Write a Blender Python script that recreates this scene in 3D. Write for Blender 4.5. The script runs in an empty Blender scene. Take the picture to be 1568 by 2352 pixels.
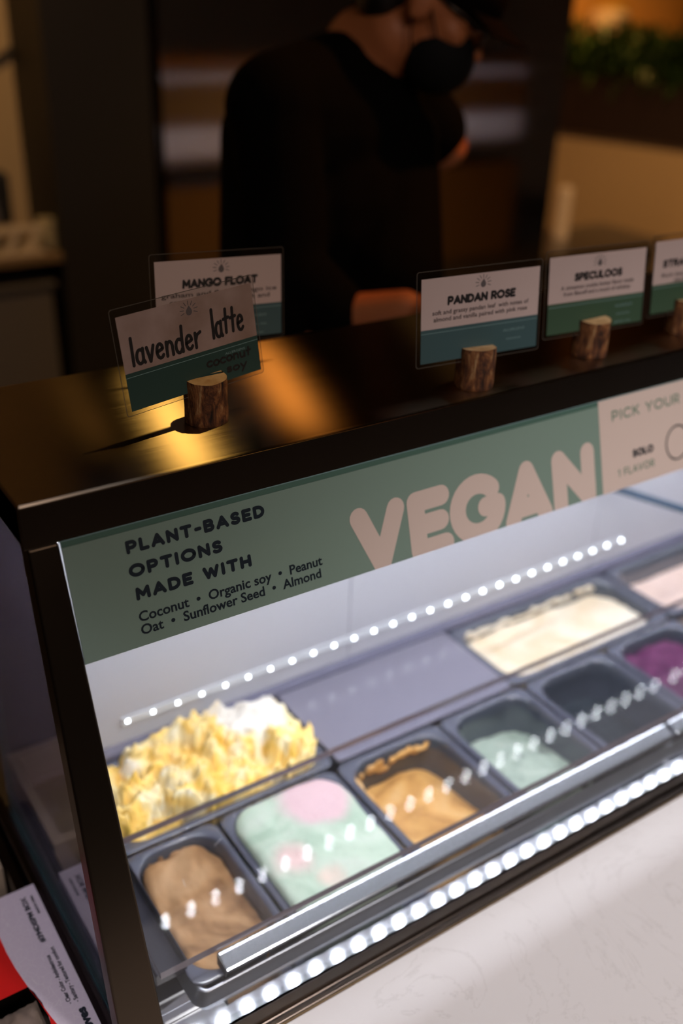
import bpy, bmesh, math, random
from mathutils import Vector, Matrix, noise
random.seed(7)
S, Z0 = 0.78, 1.25                       # case units to metres, height of the case lid above the floor
def U(x, y, z): return Vector((x*S, y*S, z*S + Z0))
SC = bpy.context.scene
COL = SC.collection
# ------------------------------------------------------------------ camera
ROT = [[0.832380471627523, -0.5534326131413014, 0.029241976074351826],
       [-0.23944276923154423, -0.40671215762623314, -0.8816191814506666],
       [0.4998098745681918, 0.7268408103227314, -0.4710546950551745]]
FPX = 2286.078
CAM = U(-0.22987445, -0.90872528, 0.47681907)
cd = bpy.data.cameras.new('camera'); cam = bpy.data.objects.new('camera', cd); COL.objects.link(cam)
r, d, f = (Vector(v) for v in ROT)
M = Matrix((r, -d, -f)).transposed().to_4x4(); M.translation = CAM
cam.matrix_world = M
cd.sensor_fit = 'VERTICAL'; cd.sensor_height = 36.0; cd.lens = FPX/2352*36
cd.clip_start = 0.02; cd.clip_end = 60
cd.dof.use_dof = True; cd.dof.focus_distance = 0.90; cd.dof.aperture_fstop = 2.0
SC.camera = cam
def at(px, py, depth):                   # world point seen at a pixel, at a distance along the view axis (for the distant things)
    return CAM + (r*((px-784)/FPX) + d*((py-1176)/FPX) + f)*depth
# ------------------------------------------------------------------ colour management, world
SC.view_settings.view_transform = 'Standard'; SC.view_settings.look = 'None'
SC.view_settings.gamma = 1.0; SC.view_settings.exposure = 0.0
try: SC.view_settings.use_curve_mapping = False
except Exception: pass
W = bpy.data.worlds.new('world'); SC.world = W; W.use_nodes = True
W.node_tree.nodes['Background'].inputs[0].default_value = (0.05, 0.035, 0.02, 1)
W.node_tree.nodes['Background'].inputs[1].default_value = 0.1
SC.cycles.use_denoising = True
SC.cycles.max_bounces = 10; SC.cycles.transparent_max_bounces = 16
SC.cycles.sample_clamp_indirect = 4.0
# ------------------------------------------------------------------ lights of the room, and added fills
AMBER = (1.0, 0.56, 0.16)
def downlight(name, loc, power, col, spot=50, size=0.03, blend=0.5, aim=None, label=None):
    l = bpy.data.lights.new(name, 'SPOT'); l.energy = power; l.color = col; l.shadow_soft_size = size
    l.spot_size = math.radians(spot); l.spot_blend = blend
    o = bpy.data.objects.new(name, l); COL.objects.link(o); o.location = loc
    t = (Vector(aim) - Vector(loc)) if aim is not None else Vector((0, 0, -1))
    o.rotation_euler = t.to_track_quat('-Z', 'Y').to_euler()
    return o
def softlight(name, loc, sx, sy, power, col, aim):
    l = bpy.data.lights.new(name, 'AREA'); l.shape = 'RECTANGLE'; l.size = sx; l.size_y = sy; l.energy = power; l.color = col
    o = bpy.data.objects.new(name, l); COL.objects.link(o); o.location = loc
    o.rotation_euler = (Vector(aim) - Vector(loc)).to_track_quat('-Z', 'Y').to_euler()
    return o
CEIL = 2.95
lamp_spots = [                            # x, y in case units, power, cone, aim, colour
    (1.08, 0.34, 15, 12, (0.30, 0.12, 0), (1.0, 0.60, 0.14)), (1.54, 0.30, 8, 12, (0.50, 0.18, 0), (1.0, 0.36, 0.06)), (0.80, 0.30, 0.4, 11, (0.17, 0.24, 0), (1.0, 0.50, 0.12)),
    (2.3, 0.25, 2, 60, (1.9, 0.1, 0), AMBER)]
for lx, ly, pw, cone, aim, lc in lamp_spots:
    downlight('downlight_beam', (lx*S, ly*S, CEIL-0.06), pw, lc, cone, 0.022, 1.0, U(*aim))
downlight('counter_fill_beam', (0.75, -1.35, 2.88), 125, (1.0, 0.93, 0.92), 62, 0.12, 0.6, (0.85, -0.75, 0.7))  # added spot to brighten the countertop, no fixture behind it
downlight('glove_box_fill_beam', (-0.45, -0.75, 2.88), 42, (0.98, 0.92, 1.0), 16, 0.06, 0.6, (-0.10, -0.05, 0.73))  # added spot that lifts the glove box only
softlight('shop_front_fill', (0.2, -2.2, 2.75), 1.2, 0.5, 15, (1.0, 0.80, 0.70), (0.7, -0.2, 1.0))  # added soft fill for the banner and card fronts
downlight('kitchen_lamp_beam', (2.6, 1.3, CEIL-0.06), 190, (1.0, 0.58, 0.22), 110, 0.05, 0.8, (2.9, 1.9, 0.8))
downlight('kitchen_lamp_beam', (0.1, 1.5, CEIL-0.06), 75, (1.0, 0.6, 0.25), 110, 0.05, 0.8, (0.5, 2.4, 1.0))
downlight('server_fill_beam', (1.9, 0.10, CEIL-0.06), 85, (1.0, 0.34, 0.07), 27, 0.04, 0.7, (0.95, 0.72, 1.52))  # added orange spot on the server's face, coned to miss the lid
downlight('alcove_lamp_beam', (4.0, 2.9, 2.6), 150, (1.0, 0.5, 0.12), 120, 0.05, 0.8, (4.1, 4.0, 1.7))

# ------------------------------------------------------------------ materials
def mat(name, col=(0.5, 0.5, 0.5), rough=0.5, metal=0.0, spec=0.5, emit=None, strength=0, aniso=0, trans=0, coat=0, sub=0):
    m = bpy.data.materials.new(name); m.use_nodes = True
    b = m.node_tree.nodes['Principled BSDF']
    b.inputs['Base Color'].default_value = (*col, 1); b.inputs['Roughness'].default_value = rough
    b.inputs['Metallic'].default_value = metal; b.inputs['Specular IOR Level'].default_value = spec
    if emit: b.inputs['Emission Color'].default_value = (*emit, 1); b.inputs['Emission Strength'].default_value = strength
    if aniso: b.inputs['Anisotropic'].default_value = aniso
    if trans: b.inputs['Transmission Weight'].default_value = trans
    if coat: b.inputs['Coat Weight'].default_value = coat; b.inputs['Coat Roughness'].default_value = 0.08
    if sub: b.inputs['Subsurface Weight'].default_value = sub; b.inputs['Subsurface Radius'].default_value = (0.01, 0.008, 0.006)
    return m
def nodes(m): return m.node_tree.nodes, m.node_tree.links, m.node_tree.nodes['Principled BSDF']
def coords(m, scale=(1, 1, 1), rot=(0, 0, 0)):
    n, l, b = nodes(m); tc = n.new('ShaderNodeTexCoord'); mp = n.new('ShaderNodeMapping')
    mp.inputs['Scale'].default_value = scale; mp.inputs['Rotation'].default_value = rot
    l.new(tc.outputs['Object'], mp.inputs['Vector']); return mp.outputs['Vector']
def nz(m, vec, scale, detail=3, rough=0.5, dist=0):
    n, l, b = nodes(m); t = n.new('ShaderNodeTexNoise'); t.inputs['Scale'].default_value = scale
    t.inputs['Detail'].default_value = detail; t.inputs['Roughness'].default_value = rough; t.inputs['Distortion'].default_value = dist
    l.new(vec, t.inputs['Vector']); return t.outputs['Fac']
def ramp(m, fac, stops):
    n, l, b = nodes(m); c = n.new('ShaderNodeValToRGB'); e = c.color_ramp.elements
    while len(e) < len(stops): e.new(0.5)
    for k, (p, col) in enumerate(stops): e[k].position = p; e[k].color = (*col, 1)
    l.new(fac, c.inputs['Fac']); return c.outputs['Color']
def bump(m, fac, strength=0.3, dist=0.002):
    n, l, b = nodes(m); k = n.new('ShaderNodeBump'); k.inputs['Strength'].default_value = strength; k.inputs['Distance'].default_value = dist
    l.new(fac, k.inputs['Height']); l.new(k.outputs['Normal'], b.inputs['Normal'])
def setcol(m, c): m.node_tree.links.new(c, nodes(m)[2].inputs['Base Color'])
def brushed(name, col, rough, aniso, axis=(1, 60, 60), tangent=True, var=0.06):
    m = mat(name, col, rough, 1.0, aniso=aniso); n, l, b = nodes(m)
    v = coords(m, axis); fac = nz(m, v, 14, 4, 0.6)
    mr = n.new('ShaderNodeMapRange'); mr.inputs['To Min'].default_value = rough-var; mr.inputs['To Max'].default_value = rough+var
    l.new(fac, mr.inputs['Value']); l.new(mr.outputs[0], b.inputs['Roughness'])
    if tangent:
        t = n.new('ShaderNodeTangent'); t.direction_type = 'UV_MAP'; t.uv_map = 'UVMap'; l.new(t.outputs[0], b.inputs['Tangent'])
        b.inputs['Anisotropic Rotation'].default_value = 0.25
    return m
M_LID = bpy.data.materials.new('brushed_steel_lid'); M_LID.use_nodes = True
_n, _l = M_LID.node_tree.nodes, M_LID.node_tree.links; _n.remove(_n['Principled BSDF'])
_g = _n.new('ShaderNodeBsdfAnisotropic'); _g.distribution = 'BECKMANN'; _g.inputs['Color'].default_value = (0.52, 0.44, 0.35, 1); _g.inputs['Anisotropy'].default_value = 0.78; _g.inputs['Rotation'].default_value = 0.0
_tg = _n.new('ShaderNodeTangent'); _tg.direction_type = 'UV_MAP'; _tg.uv_map = 'UVMap'; _l.new(_tg.outputs[0], _g.inputs['Tangent'])
_tc = _n.new('ShaderNodeTexCoord'); _mp = _n.new('ShaderNodeMapping'); _mp.inputs['Scale'].default_value = (3, 700, 700); _l.new(_tc.outputs['Object'], _mp.inputs['Vector'])
_nt = _n.new('ShaderNodeTexNoise'); _nt.inputs['Scale'].default_value = 1.0; _nt.inputs['Detail'].default_value = 3; _l.new(_mp.outputs[0], _nt.inputs['Vector'])
_mr = _n.new('ShaderNodeMapRange'); _mr.inputs['To Min'].default_value = 0.30; _mr.inputs['To Max'].default_value = 0.36; _l.new(_nt.outputs['Fac'], _mr.inputs['Value']); _l.new(_mr.outputs[0], _g.inputs['Roughness'])
_l.new(_g.outputs[0], _n['Material Output'].inputs['Surface'])
M_POST = brushed('dark_bronze_steel', (0.085, 0.062, 0.042), 0.36, 0.3, (60, 60, 1))
M_LIP = mat('dark_bronze_lip', (0.075, 0.050, 0.032), 0.33, 1.0)
M_DECK = brushed('bright_steel_deck', (0.72, 0.74, 0.80), 0.07, 0.0, (1, 40, 40), var=0.015)
M_STEEL = mat('polished_steel', (0.62, 0.65, 0.72), 0.18, 1.0)
M_CURB = mat('dull_steel', (0.30, 0.31, 0.35), 0.35, 1.0)
M_RAIL = mat('dark_rail_metal', (0.10, 0.08, 0.068), 0.3, 1.0)
M_GLINT = mat('warm_glint_sealant', (0.55, 0.42, 0.25), 0.3, 0.9)  # gold tone paints a warm lamp's reflection into the sealant colour
M_FRIDGE = brushed('brushed_steel_cabinet', (0.55, 0.48, 0.42), 0.07, 0.0, (1, 60, 60), tangent=False, var=0.012)
M_BLACK = mat('black_plastic', (0.012, 0.011, 0.012), 0.45)
M_DARKWALL = mat('dark_brown_paint', (0.008, 0.005, 0.004), 0.6)
M_BEIGE = mat('beige_paint', (0.42, 0.30, 0.17), 0.8)
M_BEIGE2 = mat('cream_board', (0.55, 0.44, 0.32), 0.7)
M_PANEL = mat('milky_panel', (0.80, 0.79, 0.87), 0.35, spec=0.4)
_n, _l, _b = M_PANEL.node_tree.nodes, M_PANEL.node_tree.links, M_PANEL.node_tree.nodes['Principled BSDF']
_t = _n.new('ShaderNodeBsdfTranslucent'); _t.inputs[0].default_value = (0.8, 0.82, 0.88, 1); _x = _n.new('ShaderNodeMixShader'); _x.inputs[0].default_value = 0.38
_l.new(_b.outputs[0], _x.inputs[1]); _l.new(_t.outputs[0], _x.inputs[2]); _l.new(_x.outputs[0], _n['Material Output'].inputs['Surface'])
def glassy(name, tint=(1, 1, 1), f0=0.04, rough=0.0):
    m = bpy.data.materials.new(name); m.use_nodes = True; n, l = m.node_tree.nodes, m.node_tree.links
    n.remove(n['Principled BSDF']); out = n['Material Output']
    g = n.new('ShaderNodeNewGeometry'); dt = n.new('ShaderNodeVectorMath'); dt.operation = 'DOT_PRODUCT'
    l.new(g.outputs['Incoming'], dt.inputs[0]); l.new(g.outputs['Normal'], dt.inputs[1])
    def mth(op, a, b=None):
        k = n.new('ShaderNodeMath'); k.operation = op
        for i, v in enumerate((a, b)):
            if v is None: continue
            if isinstance(v, (int, float)): k.inputs[i].default_value = v
            else: l.new(v, k.inputs[i])
        return k.outputs[0]
    c = mth('ABSOLUTE', dt.outputs['Value']); s = mth('SUBTRACT', 1.0, c); p = mth('POWER', s, 5.0)
    fr = mth('ADD', mth('MULTIPLY', p, 1-f0), f0)
    t = n.new('ShaderNodeBsdfTransparent'); t.inputs[0].default_value = (*tint, 1)
    q = n.new('ShaderNodeBsdfGlossy'); q.inputs['Roughness'].default_value = rough
    x = n.new('ShaderNodeMixShader'); l.new(fr, x.inputs[0]); l.new(t.outputs[0], x.inputs[1]); l.new(q.outputs[0], x.inputs[2])
    l.new(x.outputs[0], out.inputs['Surface']); return m
M_GLASS = glassy('clear_glass', (0.985, 0.995, 0.99))
M_SIDEG = glassy('smoky_side_glass', (0.42, 0.38, 0.42), 0.22)
M_ACRYL = glassy('clear_acrylic', (0.97, 0.97, 0.985), 0.030, 0.03)
M_GEDGE = mat('glass_edge', (0.10, 0.20, 0.19), 0.15, spec=0.8)
M_AEDGE = mat('acrylic_edge', (0.20, 0.165, 0.19), 0.2, spec=0.6)
M_SLEEVE = glassy('laminate_sleeve', (0.93, 0.93, 0.92), 0.06, 0.12)
M_RIM = mat('sleeve_rim', (0.13, 0.11, 0.09), 0.3)
M_LED = mat('led_light', (1, 1, 1), emit=(0.90, 0.94, 1.0), strength=95)
M_TUBE = mat('white_tube_light', (1, 1, 1), emit=(0.90, 0.93, 1.0), strength=118)
M_LEDLOW = mat('low_led_light', (1, 1, 1), emit=(0.85, 0.92, 1.0), strength=15)
M_LEDBODY = mat('led_strip_body', (0.70, 0.72, 0.78), 0.4)
M_GREEN = mat('sage_vinyl', (0.225, 0.320, 0.268), 0.35)
M_CREAM = mat('blush_vinyl', (0.70, 0.57, 0.505), 0.4)
M_INK = mat('navy_ink', (0.010, 0.018, 0.028), 0.4)
M_INKG = mat('sage_ink', (0.17, 0.26, 0.19), 0.4)
M_PAPER = mat('card_paper', (0.60, 0.47, 0.44), 0.6)
M_PAPER2 = mat('smudged_card_paper', (0.60, 0.46, 0.42), 0.6)
v = coords(M_PAPER2, (1, 1, 1)); setcol(M_PAPER2, ramp(M_PAPER2, nz(M_PAPER2, v, 22, 4), [(0.3, (0.30, 0.20, 0.16)), (0.7, (0.46, 0.34, 0.31))]))
M_BAND = {'teal': mat('teal_band', (0.055, 0.110, 0.118), 0.5), 'forest': mat('forest_band', (0.028, 0.070, 0.060), 0.5), 'green': mat('green_band', (0.050, 0.100, 0.058), 0.5)}
M_TITLE = mat('card_title_ink', (0.02, 0.018, 0.018), 0.5)
M_TXT = mat('card_text_ink', (0.05, 0.04, 0.04), 0.5)
M_TXTW = mat('card_pale_ink', (0.22, 0.36, 0.36), 0.5)
M_GREYINK = mat('emblem_grey_ink', (0.13, 0.11, 0.11), 0.5)
M_BARK = mat('bark', (0.10, 0.045, 0.02), 0.8)
v = coords(M_BARK, (1, 1, 0.35)); fac = nz(M_BARK, v, 110, 6, 0.7, 0.6)
setcol(M_BARK, ramp(M_BARK, fac, [(0.36, (0.008, 0.003, 0.002)), (0.48, (0.10, 0.032, 0.010)), (0.58, (0.26, 0.10, 0.03)), (0.70, (0.52, 0.34, 0.16))])); bump(M_BARK, fac, 0.9, 0.003)
M_WOOD = mat('cut_wood', (0.62, 0.40, 0.19), 0.55)
v = coords(M_WOOD, (1, 1, 1)); setcol(M_WOOD, ramp(M_WOOD, nz(M_WOOD, v, 60, 3), [(0.35, (0.50, 0.29, 0.12)), (0.65, (0.72, 0.50, 0.26))]))
M_MARBLE = mat('white_quartz', (0.78, 0.76, 0.76), 0.28)
v = coords(M_MARBLE, (1, 1, 1)); fac = nz(M_MARBLE, v, 5, 9, 0.62, 1.6)
setcol(M_MARBLE, ramp(M_MARBLE, fac, [(0.0, (0.80, 0.77, 0.77)), (0.492, (0.80, 0.77, 0.77)), (0.5, (0.72, 0.69, 0.685)), (0.508, (0.80, 0.77, 0.77))]))
M_REAR = mat('grey_rear_mask', (0.30, 0.26, 0.22), 0.5)  # for the added strips behind the rear panels
M_SIDEB = mat('dark_side_plastic', (0.022, 0.021, 0.030), 0.30, spec=0.35)
M_SILL = mat('lilac_grey_sill', (0.17, 0.165, 0.235), 0.2, spec=0.6)
M_PAN = mat('smoky_clear_plastic', (0.055, 0.065, 0.085), 0.12, spec=0.8, coat=0.5)
M_PANRIM = mat('clear_pan_flange', (0.080, 0.085, 0.118), 0.18, spec=0.8, coat=0.4)
M_COVER = mat('grey_blank_cover', (0.175, 0.165, 0.215), 0.16, spec=0.7)
v = coords(M_COVER, (1, 1, 1)); bump(M_COVER, nz(M_COVER, v, 3.5, 2), 0.25, 0.01)
M_SHIRT = mat('black_cotton', (0.0028, 0.0025, 0.0022), 0.95, spec=0.05)
M_MASK = mat('black_mask_cloth', (0.005, 0.005, 0.005), 0.8, spec=0.2)
M_HAIR = mat('black_hair', (0.006, 0.004, 0.003), 0.5)
M_SKIN = mat('skin', (0.48, 0.16, 0.055), 0.55, sub=0.05)
M_CAP = mat('dark_cap_cloth', (0.004, 0.002, 0.002), 0.9, spec=0.05)
M_BOXW = mat('printed_white_card', (0.70, 0.64, 0.74), 0.5)
M_BOXR = mat('red_print', (0.65, 0.01, 0.008), 0.45)
M_BOXIN = mat('brown_box_inside', (0.045, 0.028, 0.018), 0.8)
M_GLOVE = mat('crumpled_glove_film', (0.26, 0.20, 0.16), 0.4, spec=0.6)
v = coords(M_GLOVE, (1, 1, 1)); bump(M_GLOVE, nz(M_GLOVE, v, 900, 2), 0.4, 0.001)
M_LEAF = mat('dark_leaf', (0.022, 0.055, 0.008), 0.5)
M_PLANTER = mat('dark_planter_wood', (0.018, 0.007, 0.006), 0.6)
M_WHITEP = mat('white_plastic', (0.62, 0.50, 0.42), 0.4)
M_GREYBAG = mat('grey_fabric', (0.12, 0.115, 0.13), 0.7)
M_FLOOR = mat('floor_tile', (0.03, 0.025, 0.022), 0.5)
v = coords(M_FLOOR); setcol(M_FLOOR, ramp(M_FLOOR, nz(M_FLOOR, v, 4, 4), [(0.3, (0.022, 0.018, 0.016)), (0.7, (0.045, 0.036, 0.03))]))
M_WALLP = mat('wall_paint', (0.16, 0.11, 0.07), 0.8)
v = coords(M_WALLP); setcol(M_WALLP, ramp(M_WALLP, nz(M_WALLP, v, 2, 3), [(0.3, (0.14, 0.10, 0.06)), (0.7, (0.18, 0.125, 0.08))]))
M_CEIL = mat('dark_ceiling', (0.02, 0.016, 0.013), 0.9)
M_ORANGE = mat('amber_wall_paint', (0.62, 0.33, 0.10), 0.7)

# ------------------------------------------------------------------ builders
def thing(name, label=None, cat=None, loc=(0, 0, 0), group=None, kind=None):
    o = bpy.data.objects.new(name, None); COL.objects.link(o); o.location = loc; o.empty_display_size = 0.05
    tag(o, label, cat, group, kind); return o
def tag(o, label=None, cat=None, group=None, kind=None):
    if label: o['label'] = label
    if cat: o['category'] = cat
    if group: o['group'] = group
    if kind: o['kind'] = kind
    return o
def wloc(o):
    v = Vector(o.location)
    while o.parent: o = o.parent; v = v + Vector(o.location)
    return v
def obj(name, bm, m, parent=None, smooth=False, bevel=0, seg=2, uvaxis=None, origin=None):
    """bm holds world coordinates; the object's origin goes to `origin` (default: the parent's place, or the base centre)"""
    if origin is None:
        if parent is not None: origin = wloc(parent)
        else:
            vs = [v.co for v in bm.verts]
            origin = Vector(((min(v.x for v in vs)+max(v.x for v in vs))/2, (min(v.y for v in vs)+max(v.y for v in vs))/2, min(v.z for v in vs)))
    origin = Vector(origin)
    if uvaxis is not None:
        uv = bm.loops.layers.uv.new('UVMap')
        a, b = uvaxis
        for fc in bm.faces:
            for lp in fc.loops: lp[uv].uv = (lp.vert.co[a], lp.vert.co[b])
    bmesh.ops.translate(bm, verts=bm.verts, vec=-origin)
    me = bpy.data.meshes.new(name); bm.to_mesh(me); bm.free()
    ms = m if isinstance(m, (list, tuple)) else [m]
    for k in ms: me.materials.append(k)
    if smooth:
        for p in me.polygons: p.use_smooth = True
    o = bpy.data.objects.new(name, me); COL.objects.link(o)
    if parent is not None: o.parent = parent; o.location = origin - wloc(parent)
    else: o.location = origin
    if bevel:
        bv = o.modifiers.new('bevel', 'BEVEL'); bv.width = bevel; bv.segments = seg; bv.limit_method = 'ANGLE'; bv.angle_limit = math.radians(35)
    return o
def B(): return bmesh.new()
def box(bm, lo, hi):
    lo, hi = Vector(lo), Vector(hi)
    vs = [bm.verts.new((x, y, z)) for z in (lo.z, hi.z) for y in (lo.y, hi.y) for x in (lo.x, hi.x)]
    for q in ((0, 2, 3, 1), (4, 5, 7, 6), (0, 1, 5, 4), (2, 6, 7, 3), (0, 4, 6, 2), (1, 3, 7, 5)):
        bm.faces.new([vs[i] for i in q])
    return bm
def ubox(bm, x0, x1, y0, y1, z0, z1): return box(bm, U(x0, y0, z0), U(x1, y1, z1))
def hexa(bm, pts):                       # 8 corners: bottom ring of 4, top ring of 4
    vs = [bm.verts.new(p) for p in pts]
    for q in ((3, 2, 1, 0), (4, 5, 6, 7), (0, 1, 5, 4), (1, 2, 6, 5), (2, 3, 7, 6), (3, 0, 4, 7)): bm.faces.new([vs[i] for i in q])
    bmesh.ops.recalc_face_normals(bm, faces=bm.faces); return bm
def prism(bm, yz, x0, x1):               # closed profile in case units, run along x
    a = [bm.verts.new(U(x0, y, z)) for y, z in yz]; b = [bm.verts.new(U(x1, y, z)) for y, z in yz]
    n = len(yz)
    for i in range(n): bm.faces.new((a[i], a[(i+1) % n], b[(i+1) % n], b[i]))
    bm.faces.new(a[::-1]); bm.faces.new(b)
    bmesh.ops.recalc_face_normals(bm, faces=bm.faces); return bm
def prismy(bm, xz, y0, y1):
    a = [bm.verts.new(U(x, y0, z)) for x, z in xz]; b = [bm.verts.new(U(x, y1, z)) for x, z in xz]
    n = len(xz)
    for i in range(n): bm.faces.new((a[i], a[(i+1) % n], b[(i+1) % n], b[i]))
    bm.faces.new(a[::-1]); bm.faces.new(b)
    bmesh.ops.recalc_face_normals(bm, faces=bm.faces); return bm
def frame_of(t):
    t = t.normalized(); a = Vector((0, 0, 1)) if abs(t.z) < 0.9 else Vector((1, 0, 0))
    u = t.cross(a).normalized(); return u, t.cross(u)
def tube(bm, pts, rad, seg=10, cap=True):
    pts = [Vector(p) for p in pts]; rings = []
    rads = rad if isinstance(rad, (list, tuple)) else [rad]*len(pts)
    u0 = None
    for i, p in enumerate(pts):
        t = (pts[min(i+1, len(pts)-1)] - pts[max(i-1, 0)]).normalized()
        if u0 is None: u0, w = frame_of(t)
        u0 = (u0 - t*u0.dot(t)).normalized(); w = t.cross(u0)
        rings.append([bm.verts.new(p + (u0*math.cos(a) + w*math.sin(a))*rads[i]) for a in (2*math.pi*k/seg for k in range(seg))])
    for a, b in zip(rings, rings[1:]):
        for k in range(seg): bm.faces.new((a[k], a[(k+1) % seg], b[(k+1) % seg], b[k]))
    if cap: bm.faces.new(rings[0][::-1]); bm.faces.new(rings[-1])
    return bm
def ball(bm, c, rad, axes=None, u=16, v=10):
    c = Vector(c); rad = (rad,)*3 if isinstance(rad, (int, float)) else rad
    ax = axes or (Vector((1, 0, 0)), Vector((0, 1, 0)), Vector((0, 0, 1)))
    t = bmesh.ops.create_uvsphere(bm, u_segments=u, v_segments=v, radius=1.0)
    for q in t['verts']:
        k = q.co.copy(); q.co = c + ax[0]*k.x*rad[0] + ax[1]*k.y*rad[1] + ax[2]*k.z*rad[2]
    return bm
def capsule(bm, p0, r0, p1, r1, n=4):
    p0, p1 = Vector(p0), Vector(p1); t = (p1-p0).normalized(); pts, rd = [], []
    for k in range(n+1): a = math.pi/2*(1-k/n); pts.append(p0 - t*r0*math.sin(a)); rd.append(max(r0*math.cos(a), r0*0.02))
    for k in range(n+1): a = math.pi/2*k/n; pts.append(p1 + t*r1*math.sin(a)); rd.append(max(r1*math.cos(a), r1*0.02))
    return tube(bm, pts, rd, 14)
def merged(name, bm, m, parent, voxel, smooth_it=4):   # one continuous skin over overlapping volumes
    me = bpy.data.meshes.new('tmp'); bmesh.ops.recalc_face_normals(bm, faces=bm.faces); bm.to_mesh(me); bm.free()
    o = bpy.data.objects.new('tmp', me); COL.objects.link(o)
    rm = o.modifiers.new('r', 'REMESH'); rm.mode = 'VOXEL'; rm.voxel_size = voxel
    sm = o.modifiers.new('s', 'SMOOTH'); sm.iterations = smooth_it; sm.factor = 0.5
    bpy.context.view_layer.update()
    nm = bpy.data.meshes.new_from_object(o.evaluated_get(bpy.context.evaluated_depsgraph_get()))
    bpy.data.objects.remove(o); b2 = bmesh.new(); b2.from_mesh(nm); bpy.data.meshes.remove(nm)
    return obj(name, b2, m, parent, smooth=True)
# flat shapes in a plane: o + u*x + v*y (+ n*lift)
class Plane:
    def __init__(s, o, u, v): s.o, s.u, s.v = Vector(o), Vector(u).normalized(), Vector(v).normalized(); s.n = s.u.cross(s.v).normalized()
    def p(s, x, y, h=0.0): return s.o + s.u*x + s.v*y + s.n*h
def poly(bm, pl, pts, h):
    try: return bm.faces.new([bm.verts.new(pl.p(x, y, h)) for x, y in pts])
    except ValueError: return None
def slab(bm, pl, pts, h0, h1):           # flat outline with a little thickness
    a = [bm.verts.new(pl.p(x, y, h0)) for x, y in pts]; b = [bm.verts.new(pl.p(x, y, h1)) for x, y in pts]; n = len(pts)
    for i in range(n): bm.faces.new((a[i], a[(i+1) % n], b[(i+1) % n], b[i]))
    bm.faces.new(a[::-1]); bm.faces.new(b); bmesh.ops.recalc_face_normals(bm, faces=bm.faces); return bm
def rrect(x0, y0, x1, y1, rad, n=5):
    out = []
    for cx, cy, a0 in ((x1-rad, y1-rad, 0), (x0+rad, y1-rad, 90), (x0+rad, y0+rad, 180), (x1-rad, y0+rad, 270)):
        for k in range(n+1): a = math.radians(a0+90*k/n); out.append((cx+rad*math.cos(a), cy+rad*math.sin(a)))
    return out
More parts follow.
